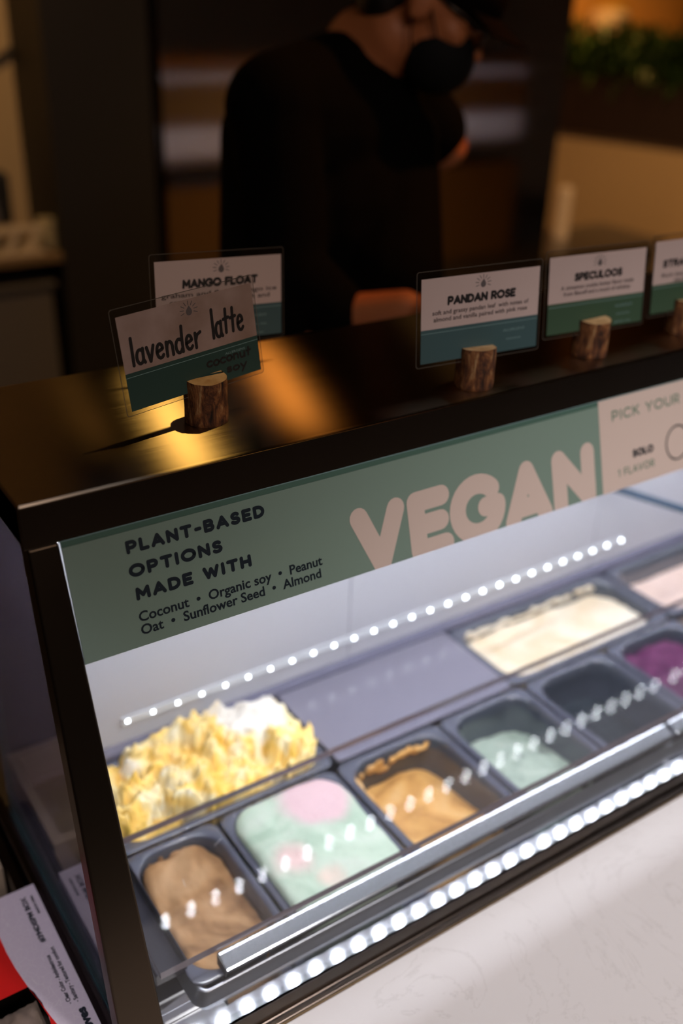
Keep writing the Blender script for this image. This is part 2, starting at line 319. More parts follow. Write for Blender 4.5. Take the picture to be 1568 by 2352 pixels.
# ------------------------------------------------------------------ lettering: round-ended pen strokes, cap height 1
def arc(cx, cy, rx, ry, a0, a1, n=14): return [(cx+rx*math.cos(math.radians(a0+(a1-a0)*k/n)), cy+ry*math.sin(math.radians(a0+(a1-a0)*k/n))) for k in range(n+1)]
GL = {
 'A': (0.80, [[(0.0, 0), (0.40, 1)], [(0.40, 1), (0.80, 0)], [(0.14, 0.30), (0.66, 0.30)]]),
 'B': (0.62, [[(0, 0), (0, 1)], [(0, 1), (0.32, 1)] + arc(0.32, 0.76, 0.25, 0.24, 90, -90) + [(0, 0.52)], [(0, 0.52), (0.34, 0.52)] + arc(0.34, 0.26, 0.28, 0.26, 90, -90) + [(0, 0)]]),
 'C': (0.78, [arc(0.46, 0.5, 0.46, 0.5, 48, 312, 22)]),
 'D': (0.72, [[(0, 0), (0, 1)], [(0, 1), (0.26, 1)] + arc(0.26, 0.5, 0.46, 0.5, 90, -90) + [(0, 0)]]),
 'E': (0.56, [[(0, 0), (0, 1)], [(0, 1), (0.56, 1)], [(0, 0.5), (0.48, 0.5)], [(0, 0), (0.56, 0)]]),
 'F': (0.54, [[(0, 0), (0, 1)], [(0, 1), (0.54, 1)], [(0, 0.5), (0.46, 0.5)]]),
 'G': (0.86, [arc(0.47, 0.5, 0.47, 0.5, 46, 360, 24) , [(0.94, 0.5), (0.94, 0.44)], [(0.54, 0.46), (0.93, 0.46)]]),
 'H': (0.68, [[(0, 0), (0, 1)], [(0.68, 0), (0.68, 1)], [(0, 0.5), (0.68, 0.5)]]),
 'I': (0.02, [[(0.01, 0), (0.01, 1)]]),
 'K': (0.62, [[(0, 0), (0, 1)], [(0.60, 1), (0.04, 0.46)], [(0.2, 0.6), (0.62, 0)]]),
 'L': (0.50, [[(0, 1), (0, 0)], [(0, 0), (0.50, 0)]]),
 'M': (0.86, [[(0, 0), (0.04, 1)], [(0.04, 1), (0.43, 0.3)], [(0.43, 0.3), (0.82, 1)], [(0.82, 1), (0.86, 0)]]),
 'N': (0.70, [[(0, 0), (0, 1)], [(0, 1), (0.70, 0)], [(0.70, 0), (0.70, 1)]]),
 'O': (0.96, [arc(0.48, 0.5, 0.48, 0.5, 0, 360, 26)]),
 'P': (0.60, [[(0, 0), (0, 1)], [(0, 1), (0.32, 1)] + arc(0.32, 0.71, 0.28, 0.29, 90, -90) + [(0, 0.42)]]),
 'R': (0.62, [[(0, 0), (0, 1)], [(0, 1), (0.32, 1)] + arc(0.32, 0.72, 0.28, 0.28, 90, -90) + [(0, 0.44)], [(0.3, 0.44), (0.62, 0)]]),
 'S': (0.58, [arc(0.30, 0.75, 0.26, 0.25, 35, 255, 12) + arc(0.28, 0.25, 0.30, 0.26, 80, -145, 14)]),
 'T': (0.70, [[(0, 1), (0.70, 1)], [(0.35, 1), (0.35, 0)]]),
 'U': (0.70, [[(0, 1), (0, 0.35)] + arc(0.35, 0.35, 0.35, 0.35, 180, 360) + [(0.70, 1)]]),
 'V': (0.78, [[(0, 1), (0.39, 0)], [(0.39, 0), (0.78, 1)]]),
 'W': (1.08, [[(0, 1), (0.27, 0)], [(0.27, 0), (0.54, 0.85)], [(0.54, 0.85), (0.81, 0)], [(0.81, 0), (1.08, 1)]]),
 'X': (0.66, [[(0, 0), (0.66, 1)], [(0, 1), (0.66, 0)]]),
 'Y': (0.70, [[(0, 1), (0.35, 0.46)], [(0.70, 1), (0.35, 0.46)], [(0.35, 0.46), (0.35, 0)]]),
 'Z': (0.62, [[(0, 1), (0.62, 1)], [(0.62, 1), (0, 0)], [(0, 0), (0.62, 0)]]),
 '1': (0.24, [[(0, 0.8), (0.2, 1)], [(0.2, 1), (0.2, 0)]]),
 '-': (0.36, [[(0.02, 0.45), (0.34, 0.45)]]),
 ' ': (0.22, []),
 # hand-written small letters (x-height 0.55)
 'a': (0.44, [arc(0.20, 0.26, 0.20, 0.27, 60, 330, 14), [(0.38, 0.55), (0.38, 0.12), (0.46, 0)]]),
 'c': (0.40, [arc(0.24, 0.27, 0.24, 0.28, 50, 310, 14)]),
 'd': (0.46, [arc(0.20, 0.26, 0.20, 0.27, 60, 330, 14), [(0.42, 1.0), (0.40, 0.5), (0.42, 0)]]),
 'e': (0.42, [[(0.03, 0.26), (0.36, 0.34)] + arc(0.20, 0.34, 0.17, 0.21, 0, 180, 10) + arc(0.23, 0.27, 0.21, 0.27, 170, 320, 10)]),
 'l': (0.10, [[(0.03, 1.05), (0.06, 0)]]),
 'n': (0.42, [[(0.02, 0.55), (0.04, 0)], [(0.04, 0.3)] + arc(0.21, 0.30, 0.17, 0.24, 170, 10, 8) + [(0.40, 0)]]),
 'o': (0.44, [arc(0.22, 0.27, 0.22, 0.28, 0, 360, 16)]),
 'r': (0.34, [[(0.02, 0.58), (0.04, 0)], [(0.04, 0.3), (0.14, 0.5), (0.34, 0.58)]]),
 's': (0.34, [arc(0.18, 0.42, 0.15, 0.14, 40, 250, 8) + arc(0.17, 0.14, 0.16, 0.15, 80, -140, 8)]),
 't': (0.36, [[(0.18, 0.92), (0.16, 0.05)], [(0.0, 0.56), (0.36, 0.60)]]),
 'u': (0.42, [[(0.02, 0.55), (0.03, 0.2)] + arc(0.20, 0.2, 0.17, 0.2, 180, 360, 8) + [(0.38, 0.55)], [(0.38, 0.5), (0.42, 0)]]),
 'v': (0.40, [[(0, 0.56), (0.18, 0)], [(0.18, 0), (0.40, 0.58)]]),
 'y': (0.42, [[(0, 0.55), (0.2, 0.1)], [(0.42, 0.58), (0.1, -0.4)]]),
}
def pen(bm, pl, pts, rad, h):            # one thick round-ended stroke
    q = [Vector((a, b)) for a, b in pts]; q = [p for i, p in enumerate(q) if i == 0 or (p-q[i-1]).length > 1e-6]
    L, Rr = [], []
    for i, p in enumerate(q):
        t = (q[min(i+1, len(q)-1)] - q[max(i-1, 0)]).normalized(); n = Vector((-t.y, t.x))
        L.append(p+n*rad); Rr.append(p-n*rad)
    vl = [bm.verts.new(pl.p(a.x, a.y, h)) for a in L]; vr = [bm.verts.new(pl.p(a.x, a.y, h)) for a in Rr]
    for i in range(len(q)-1): bm.faces.new((vr[i], vr[i+1], vl[i+1], vl[i]))
    for idx, sg in ((0, -1), (len(q)-1, 1)):
        t = (q[1]-q[0]).normalized() if idx == 0 else (q[-1]-q[-2]).normalized(); t = t*sg
        n = Vector((-t.y, t.x)); a = [bm.verts.new(pl.p(*(q[idx] + (n*math.cos(k) + t*math.sin(k))*rad), h)) for k in (math.pi*j/8 for j in range(9))]
        bm.faces.new(a[::-1])
def word(bm, pl, text, x0, y0, width, cap, rad, gap=0.30, slant=0.0, h=0.0, jitter=0.0, over=1e-6):
    """stroke lettering fitted to a width and cap height; rad in metres"""
    adv, pos = 0.0, []
    for ch in text: pos.append(adv); adv += GL[ch][0] + gap
    tot = adv - gap; sx = (width - 2*rad)/tot; sy = cap - 2*rad; k = 0
    for ch, a in zip(text, pos):
        jy = random.uniform(-jitter, jitter)
        for st in GL[ch][1]:
            pen(bm, pl, [(x0 + rad + (a+px)*sx + (py*sy)*slant, y0 + rad + (py+jy)*sy) for px, py in st], rad, h + k*over); k += 1
    return bm
_fc = {}
def print_text(bm, pl, text, x0, y0, width, h=0.0, height=None, bold=0.0, align='L', xh=None):
    """plain sans text from the built-in font, flattened into the plane and fitted to a width (and optional height of the line)"""
    key = (text, bold)
    if key not in _fc:
        c = bpy.data.curves.new('t', 'FONT'); c.body = text; c.resolution_u = 3; c.offset = bold
        o = bpy.data.objects.new('t', c); COL.objects.link(o); bpy.context.view_layer.update()
        m = bpy.data.meshes.new_from_object(o.evaluated_get(bpy.context.evaluated_depsgraph_get()))
        vs = [(v.co.x, v.co.y) for v in m.vertices]; fs = [tuple(p.vertices) for p in m.polygons]
        bpy.data.objects.remove(o); bpy.data.curves.remove(c); bpy.data.meshes.remove(m); _fc[key] = (vs, fs)
    vs, fs = _fc[key]; xa = min(v[0] for v in vs); xb = max(v[0] for v in vs)
    sx = width/(xb-xa); sy = (height/0.72) if height else sx
    nv = [bm.verts.new(pl.p(x0 + (x-xa)*sx, y0 + y*sy, h)) for x, y in vs]
    for fc in fs:
        try: bm.faces.new([nv[i] for i in fc])
        except ValueError: pass
    return bm
def clip(bm, co, no):
    bmesh.ops.bisect_plane(bm, geom=bm.verts[:] + bm.edges[:] + bm.faces[:], plane_co=co, plane_no=no, clear_outer=True)

# ================================================================== the setting
XE = 6.0                                  # the run of cases goes on to the right
def struct(name, bm, m): return tag(obj(name, bm, m), kind='structure')
struct('floor', box(B(), (-2.6, -3.4, -0.06), (6.4, 4.6, 0)), M_FLOOR)
struct('ceiling', box(B(), (-2.6, -3.4, CEIL), (6.4, 4.6, CEIL+0.06)), M_CEIL)
struct('wall_back', box(B(), (-2.6, 4.5, 0), (6.4, 4.6, CEIL)), M_ORANGE)
struct('wall_front', box(B(), (-2.6, -3.4, 0), (6.4, -3.3, CEIL)), mat('dark_front_wall_paint', (0.11, 0.085, 0.055), 0.8))
struct('wall_left', box(B(), (-2.6, -3.3, 0), (-2.5, 4.5, CEIL)), M_WALLP)
struct('wall_right', box(B(), (6.3, -3.3, 0), (6.4, 4.5, CEIL)), M_WALLP)
bw = B(); box(bw, (-2.5, 2.66, 0), (0.86, 2.76, CEIL)); struct('wall_kitchen', bw, M_BEIGE)
struct('trim_kitchen', box(B(), (0.845, 2.36, 0), (1.17, 2.76, CEIL)), M_DARKWALL)

# ================================================================== display case
case = thing('display_case', 'stainless steel ice cream display case with slanted front glass and brushed lid', 'display case', U(0, 0.1, -0.80))
ZD = -0.688                              # deck height
def gy(z): return 0.0 + (-0.1809)*(-0.0506-z)/(0.6883-0.0506)      # front glass plane
obj('lid', ubox(B(), 0, XE, 0.0014, 0.3397, -0.0500, 0), M_LID, case, bevel=0.0028, seg=4, uvaxis=(0, 1))
obj('lid_reflector', ubox(B(), 0.012, XE, 0.0370, 0.333, -0.0520, -0.0506), mat('white_reflector_sheet', (0.75, 0.76, 0.80), 0.5), case)  # white reflector added under the lid so the steel deck mirrors brighter
obj('lid_lip', ubox(B(), 0, XE, -0.0004, 0.0014, -0.0506, -0.0022), M_LIP, case, bevel=0.0006)
# corner post, a slanted hollow bar
pb = B()
def postc(z, x0, x1, t): y = gy(z)-0.001; return [U(x0, y, z), U(x1, y, z), U(x1, y+t, z), U(x0, y+t, z)]
hexa(pb, postc(-0.84, -0.014, 0.0475, 0.030) + postc(-0.0506, 0.004, 0.0368, 0.030))
obj('corner_post', pb, M_POST, case, bevel=0.0022, seg=3, uvaxis=(2, 0))
# panes
fb = B(); t = 0.008
hexa(fb, [U(0.04, gy(ZD)+0.002, ZD), U(XE, gy(ZD)+0.002, ZD), U(XE, gy(ZD)+0.002+t, ZD), U(0.04, gy(ZD)+0.002+t, ZD),
          U(0.037, gy(-0.051)+0.002, -0.051), U(XE, gy(-0.051)+0.002, -0.051), U(XE, gy(-0.051)+0.002+t, -0.051), U(0.037, gy(-0.051)+0.002+t, -0.051)])
obj('front_glass', fb, M_GLASS, case)
sb = B(); ya0, ya1, yb1 = gy(-0.06)+0.028, gy(ZD)+0.028, 0.322
a = [U(0.006, ya0, -0.051), U(0.006, yb1, -0.051), U(0.006, yb1, ZD+0.004), U(0.006, ya1, ZD+0.004)]
b = [p + Vector((0.006, 0, 0)) for p in a]
va = [sb.verts.new(p) for p in a]; vb = [sb.verts.new(p) for p in b]
sb.faces.new(va); sb.faces.new(vb[::-1]); obj('side_glass', sb, M_SIDEG, case)
eb = B(); 
for q in ((1, 2), (2, 3)):
    i, j = q; sv = [eb.verts.new(p) for p in (a[i], a[j], b[j], b[i])]; eb.faces.new(sv)
obj('glass_edge', eb, M_GEDGE, case)
# base rails
rb = prism(B(), [(gy(ZD)-0.0015, ZD-0.012), (gy(ZD)-0.0015, ZD-0.001), (gy(ZD)-0.004, ZD+0.001), (gy(ZD)-0.0175, ZD+0.0005), (gy(ZD)-0.0195, ZD-0.004), (gy(ZD)-0.0225, ZD-0.005), (gy(ZD)-0.0245, ZD-0.002), (gy(ZD)-0.0315, ZD-0.003), (gy(ZD)-0.0325, ZD-0.012)], 0.045, XE)
obj('front_rail', rb, M_RAIL, case, bevel=0.001, seg=2, uvaxis=(0, 1))
obj('sealing_strip', prism(B(), [(gy(ZD)-0.0325, ZD-0.012), (gy(ZD)-0.0325, ZD-0.0035), (gy(ZD)-0.0345, ZD-0.0025), (gy(ZD)-0.0352, ZD-0.012)], 0.0, XE), M_GLINT, case, smooth=False)
rs = B(); prismy(rs, [(-0.012, -0.80), (-0.012, ZD-0.002), (-0.004, ZD+0.006), (0.003, ZD+0.004), (0.004, -0.80)], -0.17, 0.36)
obj('side_rail', rs, M_RAIL, case, bevel=0.001, uvaxis=(1, 2))
ro = B(); prismy(ro, [(-0.030, -0.80), (-0.030, ZD-0.030), (-0.018, ZD-0.022), (-0.013, ZD-0.03), (-0.013, -0.80)], 0.16, 0.36)
obj('outer_side_rail', ro, M_RAIL, case, bevel=0.001, uvaxis=(1, 2))
# deck with its well: four strips round the pans
WX0, WX1, WY0, WY1, ZP = 0.112, XE, -0.136, 0.336, -0.662
dk = B(); ubox(dk, 0.004, XE, gy(ZD)+0.001, -0.140, ZD-0.012, ZD); obj('front_deck', dk, M_DECK, case, uvaxis=(0, 1))
dk = B(); ubox(dk, 0.004, 0.106, -0.1415, 0.336, ZD-0.012, ZD); obj('side_deck', dk, M_DECK, case, uvaxis=(1, 0))
obj('deck_seam', ubox(B(), 0.006, 0.100, -0.1255, -0.1245, ZD-0.001, ZD+0.0004), M_CURB, case)
# curb round the well
cb = B(); yA, yB_ = -0.150, -0.1355
cv = lambda x, y, z: cb.verts.new(U(x, y, z))
rings = []
for k, (o_, z) in enumerate(((0.0, ZD), (0.0015, ZD+0.003), (0.006, -0.672), (0.0085, -0.669), (0.0115, -0.671), (0.012, ZD-0.01))):
    x0 = 0.098+o_*1.5; y0 = -0.1445+o_; rad = max(0.018-o_*0.6, 0.004); rg = []
    rg.append(cv(x0, 0.34, z))
    for j in range(7):
        an = math.radians(180+90*j/6); rg.append(cv(x0+rad+rad*math.cos(an), y0+rad+rad*math.sin(an), z))
    rg.append(cv(XE, y0, z)); rings.append(rg)
for p, q in zip(rings, rings[1:]):
    for i in range(len(p)-1): cb.faces.new((p[i], p[i+1], q[i+1], q[i]))
bmesh.ops.recalc_face_normals(cb, faces=cb.faces)
obj('well_curb', cb, M_CURB, case, smooth=True)
obj('well_floor', ubox(B(), 0.10, XE, -0.14, 0.336, -0.83, -0.825), M_CURB, case)
# brackets that carry the clear plate
def bracket(x0, x1):
    b_ = B(); prism(b_, [(-0.1085, -0.6465), (-0.1115, -0.6462), (-0.1140, -0.6468), (-0.1335, -0.6530), (-0.1358, -0.6545), (-0.1362, -0.6565), (-0.1330, -0.6555), (-0.1085, -0.6490)], x0, x1); return b_
obj('front_bracket', bracket(0.147, 1.012), M_STEEL, case, bevel=0.0006, uvaxis=(0, 1))
e = obj('bracket_end', prism(B(), [(-0.110, -0.6475), (-0.1300, -0.6500), (-0.1362, -0.6530), (-0.1330, -0.669), (-0.126, -0.6665), (-0.110, -0.6665)], 0.1455, 0.147), M_BLACK, case)
obj('front_bracket', bracket(1.022, 1.9), M_STEEL, case, bevel=0.0008, uvaxis=(0, 1))
sbk = B(); prismy(sbk, [(0.066, -0.655), (0.068, -0.652), (0.106, -0.664), (0.1085, -0.650), (0.1105, -0.650), (0.1095, -0.672), (0.066, -0.672)], -0.095, 0.30)
obj('side_bracket', sbk, M_SIDEB, case, bevel=0.0006)
# milky rear panels
for k in range(10):
    x0 = 0.01 + 0.6425*k; x1 = min(x0+0.640, XE)
    if x0 > XE-0.1: break
    obj('rear_panel', ubox(B(), x0, x1, 0.335, 0.339, -0.655, -0.100), M_PANEL, case)
obj('rear_band_mask', ubox(B(), 0.0, XE, 0.3394, 0.3430, -0.440, -0.148), M_REAR, case)  # unseen strip added to darken one band of the refrigerator's reflection
obj('rear_top_mask', ubox(B(), 0.0, XE, 0.3394, 0.3430, -0.112, -0.0506), M_REAR, case)  # unseen strip added to bound the bright line in that reflection
obj('rear_sill', prism(B(), [(0.3255, -0.662), (0.3265, -0.657), (0.340, -0.640), (0.340, -0.70), (0.330, -0.70)], 0.01, XE), M_SILL, case)
arm = B(); hexa(arm, [U(1.290, 0.334, -0.452), U(1.352, 0.16, -0.452), U(1.360, 0.16, -0.452), U(1.300, 0.334, -0.452),
                      U(1.290, 0.334, -0.440), U(1.352, 0.16, -0.440), U(1.360, 0.16, -0.440), U(1.300, 0.334, -0.440)])
obj('support_arm', arm, mat('blue_grey_metal', (0.05, 0.10, 0.17), 0.3, 0.3), case)
# body under the deck, seen only from the side
bd = B(); ubox(bd, 0.004, XE, -0.18, 0.335, -1.60, -0.835); obj('cabinet_body', bd, mat('brown_laminate_body', (0.22, 0.14, 0.06), 0.6), case)
# -------- banner on the front glass
GO = U(0, gy(-0.0506), -0.0506); gdir = (U(0, gy(ZD), ZD) - U(0, gy(-0.0506), -0.0506)).normalized()
GP = Plane(GO, (1, 0, 0), -gdir)         # v runs up the glass
def sheet(name, x0, x1, v0, v1, m, h0, h1, parent, rad=None):
    b_ = B(); slab(b_, GP, [(x0*S, -v1*S), (x1*S, -v1*S), (x1*S, -v0*S), (x0*S, -v0*S)], h0, h1)
    return obj(name, b_, m, parent)
HB = -0.001; HT = 0.0006
banner = sheet('banner', 0.0385, 0.8383, 0.0075, 0.1402, M_GREEN, HB, HT, case)
banner['label'] = 'sage green vinyl banner with navy and blush lettering'
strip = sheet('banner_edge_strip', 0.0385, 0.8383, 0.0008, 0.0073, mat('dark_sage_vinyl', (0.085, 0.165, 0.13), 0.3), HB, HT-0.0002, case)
beige = sheet('menu_panel', 0.8385, 1.75, 0.0008, 0.1410, M_CREAM, HB, HT, case)
beige['label'] = 'blush vinyl menu panel with portion sizes'
obj('glass_top_edge', (lambda b_: slab(b_, GP, [(0.037*S, -0.0008*S), (1.75*S, -0.0008*S), (1.75*S, 0.0004*S), (0.037*S, 0.0004*S)], -0.001, 0.0007))(B()), mat('pale_glass_edge', (0.20, 0.32, 0.32), 0.3), case)
def bword(text, x0, x1, vbase, vtop, rad, m, parent, gap=0.34, slant=0):
    b_ = B(); word(b_, GP, text, x0*S, -vbase*S, (x1-x0)*S, (vbase-vtop)*S, rad*S, gap, slant, HT+0.0002, 0, 2e-6)
    return obj('lettering', b_, m, parent)
bword('PLANT-BASED', 0.1065, 0.2795, 0.0330, 0.0178, 0.0022, M_INK, banner, 0.46)
bword('OPTIONS', 0.1050, 0.2195, 0.0602, 0.0450, 0.0022, M_INK, banner, 0.46)
bword('MADE WITH', 0.1080, 0.2530, 0.0873, 0.0722, 0.0022, M_INK, banner, 0.46)
for txt, x0, x1, vb_ in (('Coconut  \u2022  Organic soy  \u2022  Peanut', 0.1068, 0.3479, 0.1118), ('Oat  \u2022  Sunflower Seed  \u2022  Almond', 0.1066, 0.3440, 0.1272)):
    b_ = B(); print_text(b_, GP, txt, x0*S, -vb_*S, (x1-x0)*S, HT+0.0002, bold=0.022, height=0.0118*S); obj('lettering', b_, M_INK, banner)
# the big word, cut off by the banner's lower edge
VR = 0.0138
big = {
 'V': [[(0.4080, 0.0685), (0.4360, 0.1345)], [(0.4360, 0.1345), (0.4650, 0.0685)]],
 'E': [[(0.4965, 0.0690), (0.4965, 0.1350)], [(0.4965, 0.0690), (0.5390, 0.0690)], [(0.4965, 0.1015), (0.5350, 0.1015)], [(0.4965, 0.1350), (0.5400, 0.1350)]],
 'G': [[(0.5995+0.0355*math.cos(math.radians(a)), 0.1025-0.0340*math.sin(math.radians(a))) for a in range(42, 361, 12)], [(0.6345, 0.1030), (0.6130, 0.1030)]],
 'A': [[(0.6600, 0.1380), (0.6905, 0.0700)], [(0.6905, 0.0700), (0.7215, 0.1380)], [(0.6720, 0.1215), (0.7100, 0.1215)]],
 'N': [[(0.7525, 0.1370), (0.7525, 0.0690)], [(0.7525, 0.0690), (0.8100, 0.1370)], [(0.8100, 0.1370), (0.8100, 0.0690)]]}
for ch, sts in big.items():
    b_ = B()
    for k, st in enumerate(sts): pen(b_, GP, [(x*S, -v_*S) for x, v_ in st], VR*S, HT+0.0002+k*2e-6)
    clip(b_, GP.p(0, -0.1402*S), -GP.v); obj('lettering', b_, M_CREAM, banner)
bword('PICK YOUR SIZE', 0.8650, 1.083, 0.0353, 0.0195, 0.0014, M_INKG, beige)
bword('SOLO', 0.9050, 0.9515, 0.0985, 0.0862, 0.0018, M_INK, beige)
bword('1 FLAVOR', 0.8720, 0.9520, 0.1215, 0.1095, 0.0010, M_INKG, beige)
b_ = B(); pen(b_, GP, [((1.0062+0.0255*math.cos(a))*S, -(0.0955+0.0265*math.sin(a))*S) for a in (2*math.pi*k/40 for k in range(41))], 0.0014*S, HT+0.0002)
obj('size_circle', b_, M_INK, beige)
# -------- LED strips
def led_module(x0, x1, n, y, z, down, label):
    c = U((x0+x1)/2, y, z)
    t_ = thing('led_strip', label, 'led strip', c, 'led strips inside the case')
    bb = B()
    if down: ubox(bb, x0-0.01, x1+0.01, y-0.008, y+0.008, z+0.001, -0.0521)
    else: ubox(bb, x0-0.01, x1+0.01, y+0.0005, 0.3345, z-0.008, z+0.008)
    obj('strip_body', bb, M_LEDBODY, t_)
    e_ = 0.0046
    lb = B()
    if down: ubox(lb, -e_, e_, -e_, e_, 0, 0.0008)
    else: ubox(lb, -e_*0.5, e_*0.5, 0, 0.0008, -e_*0.5, e_*0.5)
    for v_ in lb.verts: v_.co.z -= Z0
    me = bpy.data.meshes.new('led'); lb.to_mesh(me); lb.free(); me.materials.append(M_LED if down else M_LEDLOW)
    for k in range(n):
        o = bpy.data.objects.new('led', me); COL.objects.link(o); o.parent = t_
        o.location = U(x0+(x1-x0)*k/(n-1), y if down else y-0.0003, z) - c
    return t_
led_module(0.212, 1.380, 27, 0.331, -0.604, False, 'lower strip of white light dots along the rear wall behind the pans')
led_module(0.256, 1.643, 27, 0.223, -0.062, True, 'strip of white light dots under the lid at the near end')
led_module(1.72, 3.107, 27, 0.223, -0.062, True, 'strip of white light dots under the lid past the near one')
led_module(4.64, 5.97, 25, 0.223, -0.062, True, 'strip of white light dots under the lid at the far end of the run')
led_module(3.18, 4.567, 27, 0.223, -0.062, True, 'strip of white light dots under the lid towards the far end')
for k, (xa, xb, lb_) in enumerate(((0.03, 1.60, 'slim white tube light behind the front lip of the lid at the near end'), (1.63, 3.2, 'slim white tube light behind the lid lip past the near one'), (4.83, 5.98, 'slim white tube light behind the lid lip at the far end of the run'), (3.23, 4.8, 'slim white tube light behind the lid lip towards the far end'))):
    t_ = thing('tube_light', lb_, 'tube light', U((xa+xb)/2, 0.024, -0.0506), 'tube lights behind the lid lip')
    obj('tube_housing', ubox(B(), xa, xb, 0.014, 0.036, -0.0545, -0.0507), M_LEDBODY, t_)
    obj('tube_diffuser', ubox(B(), xa+0.01, xb-0.01, 0.018, 0.032, -0.0585, -0.0546), M_TUBE, t_)
# -------- clear sneeze plate over the front pans
PS = 0.116
def pz(y): return -0.645 + (y+0.105)*PS
ap = B(); A0 = [U(0.068, -0.1075, pz(-0.1075)), U(1.9, -0.1075, pz(-0.1075)), U(1.9, 0.104, pz(0.104)), U(0.068, 0.104, pz(0.104))]
va = [ap.verts.new(p) for p in A0]; vb = [ap.verts.new(p+Vector((0, 0, 0.0095))) for p in A0]
ap.faces.new(va[::-1]); ap.faces.new(vb)
plate = thing('sneeze_plate', 'clear acrylic plate lying over the front row of ice cream pans', 'plate cover', U(0.9, 0, -0.648))
obj('acrylic_sheet', ap, M_ACRYL, plate)
ae = B()
for i in range(4):
    j = (i+1) % 4; p, q = A0[i], A0[j]; up = Vector((0, 0, 0.0095)); ae.faces.new([ae.verts.new(w) for w in (p, q, q+up, p+up)])
obj('sheet_edge', ae, M_AEDGE, plate)
sc = B()
for x, y, l_, an in ((0.262, 0.060, 0.012, 0.9), (0.27, 0.048, 0.020, 0.25), (0.215, 0.030, 0.016, 0.4), (0.41, -0.03, 0.014, -0.3), (0.15, -0.01, 0.012, 1.4), (0.64, 0.06, 0.02, 0.2), (0.97, 0.05, 0.02, 0.3)):
    p = U(x, y, pz(y)) + Vector((0, 0, 0.0097)); q = U(x+l_*math.cos(an), y+l_*math.sin(an), pz(y+l_*math.sin(an))) + Vector((0, 0, 0.0097))
    n_ = Vector((-(q-p).y, (q-p).x, 0)).normalized()*0.00018; sc.faces.new([sc.verts.new(w) for w in (p-n_, q-n_, q+n_, p+n_)])
obj('scratches', sc, mat('scratch_white', (0.55, 0.56, 0.6), 0.5), plate)

# ================================================================== pans and ice cream
def pan(x0, x1, y0, y1, label, ztop=-0.6665, depth=0.13, rad=0.05, fl=0.012, name='ice_cream_pan', m=None):
    t_ = thing(name, label, 'pan', U((x0+x1)/2, (y0+y1)/2, ztop-depth), 'plastic ice cream pans in the case')
    b_ = B(); rings = []
    prof = ((0.002, ztop-0.004, 0.018), (0.001, ztop-0.001, 0.018), (0.003, ztop, 0.018), (fl, ztop, rad*0.9), (fl+0.003, ztop-0.003, rad*0.88), (fl+0.007, ztop-0.03, rad*0.85), (fl+0.016, ztop-depth+0.01, rad*0.7), (fl+0.03, ztop-depth, rad*0.5))
    for ins, z, rr in prof:
        rings.append([b_.verts.new(U(x, y, z)) for x, y in rrect(x0+ins, y0+ins, x1-ins, y1-ins, rr, 8)])
    for p, q in zip(rings, rings[1:]):
        for i in range(len(p)): b_.faces.new((p[i], p[(i+1) % len(p)], q[(i+1) % len(q)], q[i]))
    b_.faces.new(rings[-1])
    for i_, fc in enumerate(b_.faces): fc.material_index = 1 if i_ < 4*len(rings[0]) else 0
    obj('pan_body', b_, [M_PAN, M_PANRIM], t_, smooth=True)
    return t_
def cream(name_label, x0, x1, y0, y1, hf, m, inset=0.0165, rad=0.040, n=44, cat='ice cream', edge=0.006, K=26):
    """a mound filling a pan: hf(u, v) gives the surface height in case units; the border follows the pan's rounded wall"""
    b_ = B(); cx, cy = (x0+x1)/2, (y0+y1)/2
    ring = rrect(x0+inset, y0+inset, x1-inset, y1-inset, rad, 10)
    cum = [0.0]
    for i in range(len(ring)): cum.append(cum[-1] + math.dist(ring[i], ring[(i+1) % len(ring)]))
    N, out_, j = int(cum[-1]/0.0062), [], 0
    for i in range(N):
        w_ = cum[-1]*i/N
        while cum[j+1] < w_: j += 1
        q0, q1 = ring[j], ring[(j+1) % len(ring)]; f_ = (w_-cum[j])/max(cum[j+1]-cum[j], 1e-9)
        out_.append((q0[0]+(q1[0]-q0[0])*f_, q0[1]+(q1[1]-q0[1])*f_))
    ring = out_; prev = None
    for k in range(K+1):
        s_ = 1-k/K
        cur = []
        if k == K:
            u_, v_ = 0.5, 0.5; cur = [b_.verts.new(U(cx, cy, hf(u_, v_)))]
        else:
            for (x, y) in ring:
                px_, py_ = cx+(x-cx)*s_, cy+(y-cy)*s_
                u_, v_ = (px_-x0)/(x1-x0), (py_-y0)/(y1-y0)
                z = hf(u_, v_)
                e_ = min(1, (1-s_)*K/3.0); z = z - edge*(1-e_)**2
                cur.append(b_.verts.new(U(px_, py_, z)))
        if prev is not None:
            for i in range(N):
                if k == K: b_.faces.new((prev[i], prev[(i+1) % N], cur[0]))
                else: b_.faces.new((prev[i], prev[(i+1) % N], cur[(i+1) % N], cur[i]))
        else:
            low = [b_.verts.new(U(cx+(x-cx)*0.93, cy+(y-cy)*0.93, -0.775)) for x, y in ring]
            for i in range(N): b_.faces.new((low[i], low[(i+1) % N], cur[(i+1) % N], cur[i]))
            b_.faces.new(low[::-1])
        prev = cur
    bmesh.ops.recalc_face_normals(b_, faces=b_.faces)
    o = obj('ice_cream', b_, m, None, smooth=True); tag(o, name_label, cat, 'ice creams in the pans'); return o
def fb(x, y, s_=1.0, o_=0.0): return noise.fractal(Vector((x*s_+o_, y*s_-o_, o_)), 0.8, 2.1, 4)
def cmat(name, stops, scale, rough=0.55, stretch=(1, 1, 1), dist=1.0, b_=0.4, detail=3):
    m = mat(name, stops[0][1], 0.7, spec=0.12); v_ = coords(m, stretch); f_ = nz(m, v_, scale, detail, 0.5, dist); setcol(m, ramp(m, f_, stops))
    f2 = nz(m, v_, 90, 4, 0.6); bump(m, f2, b_, 0.002); return m
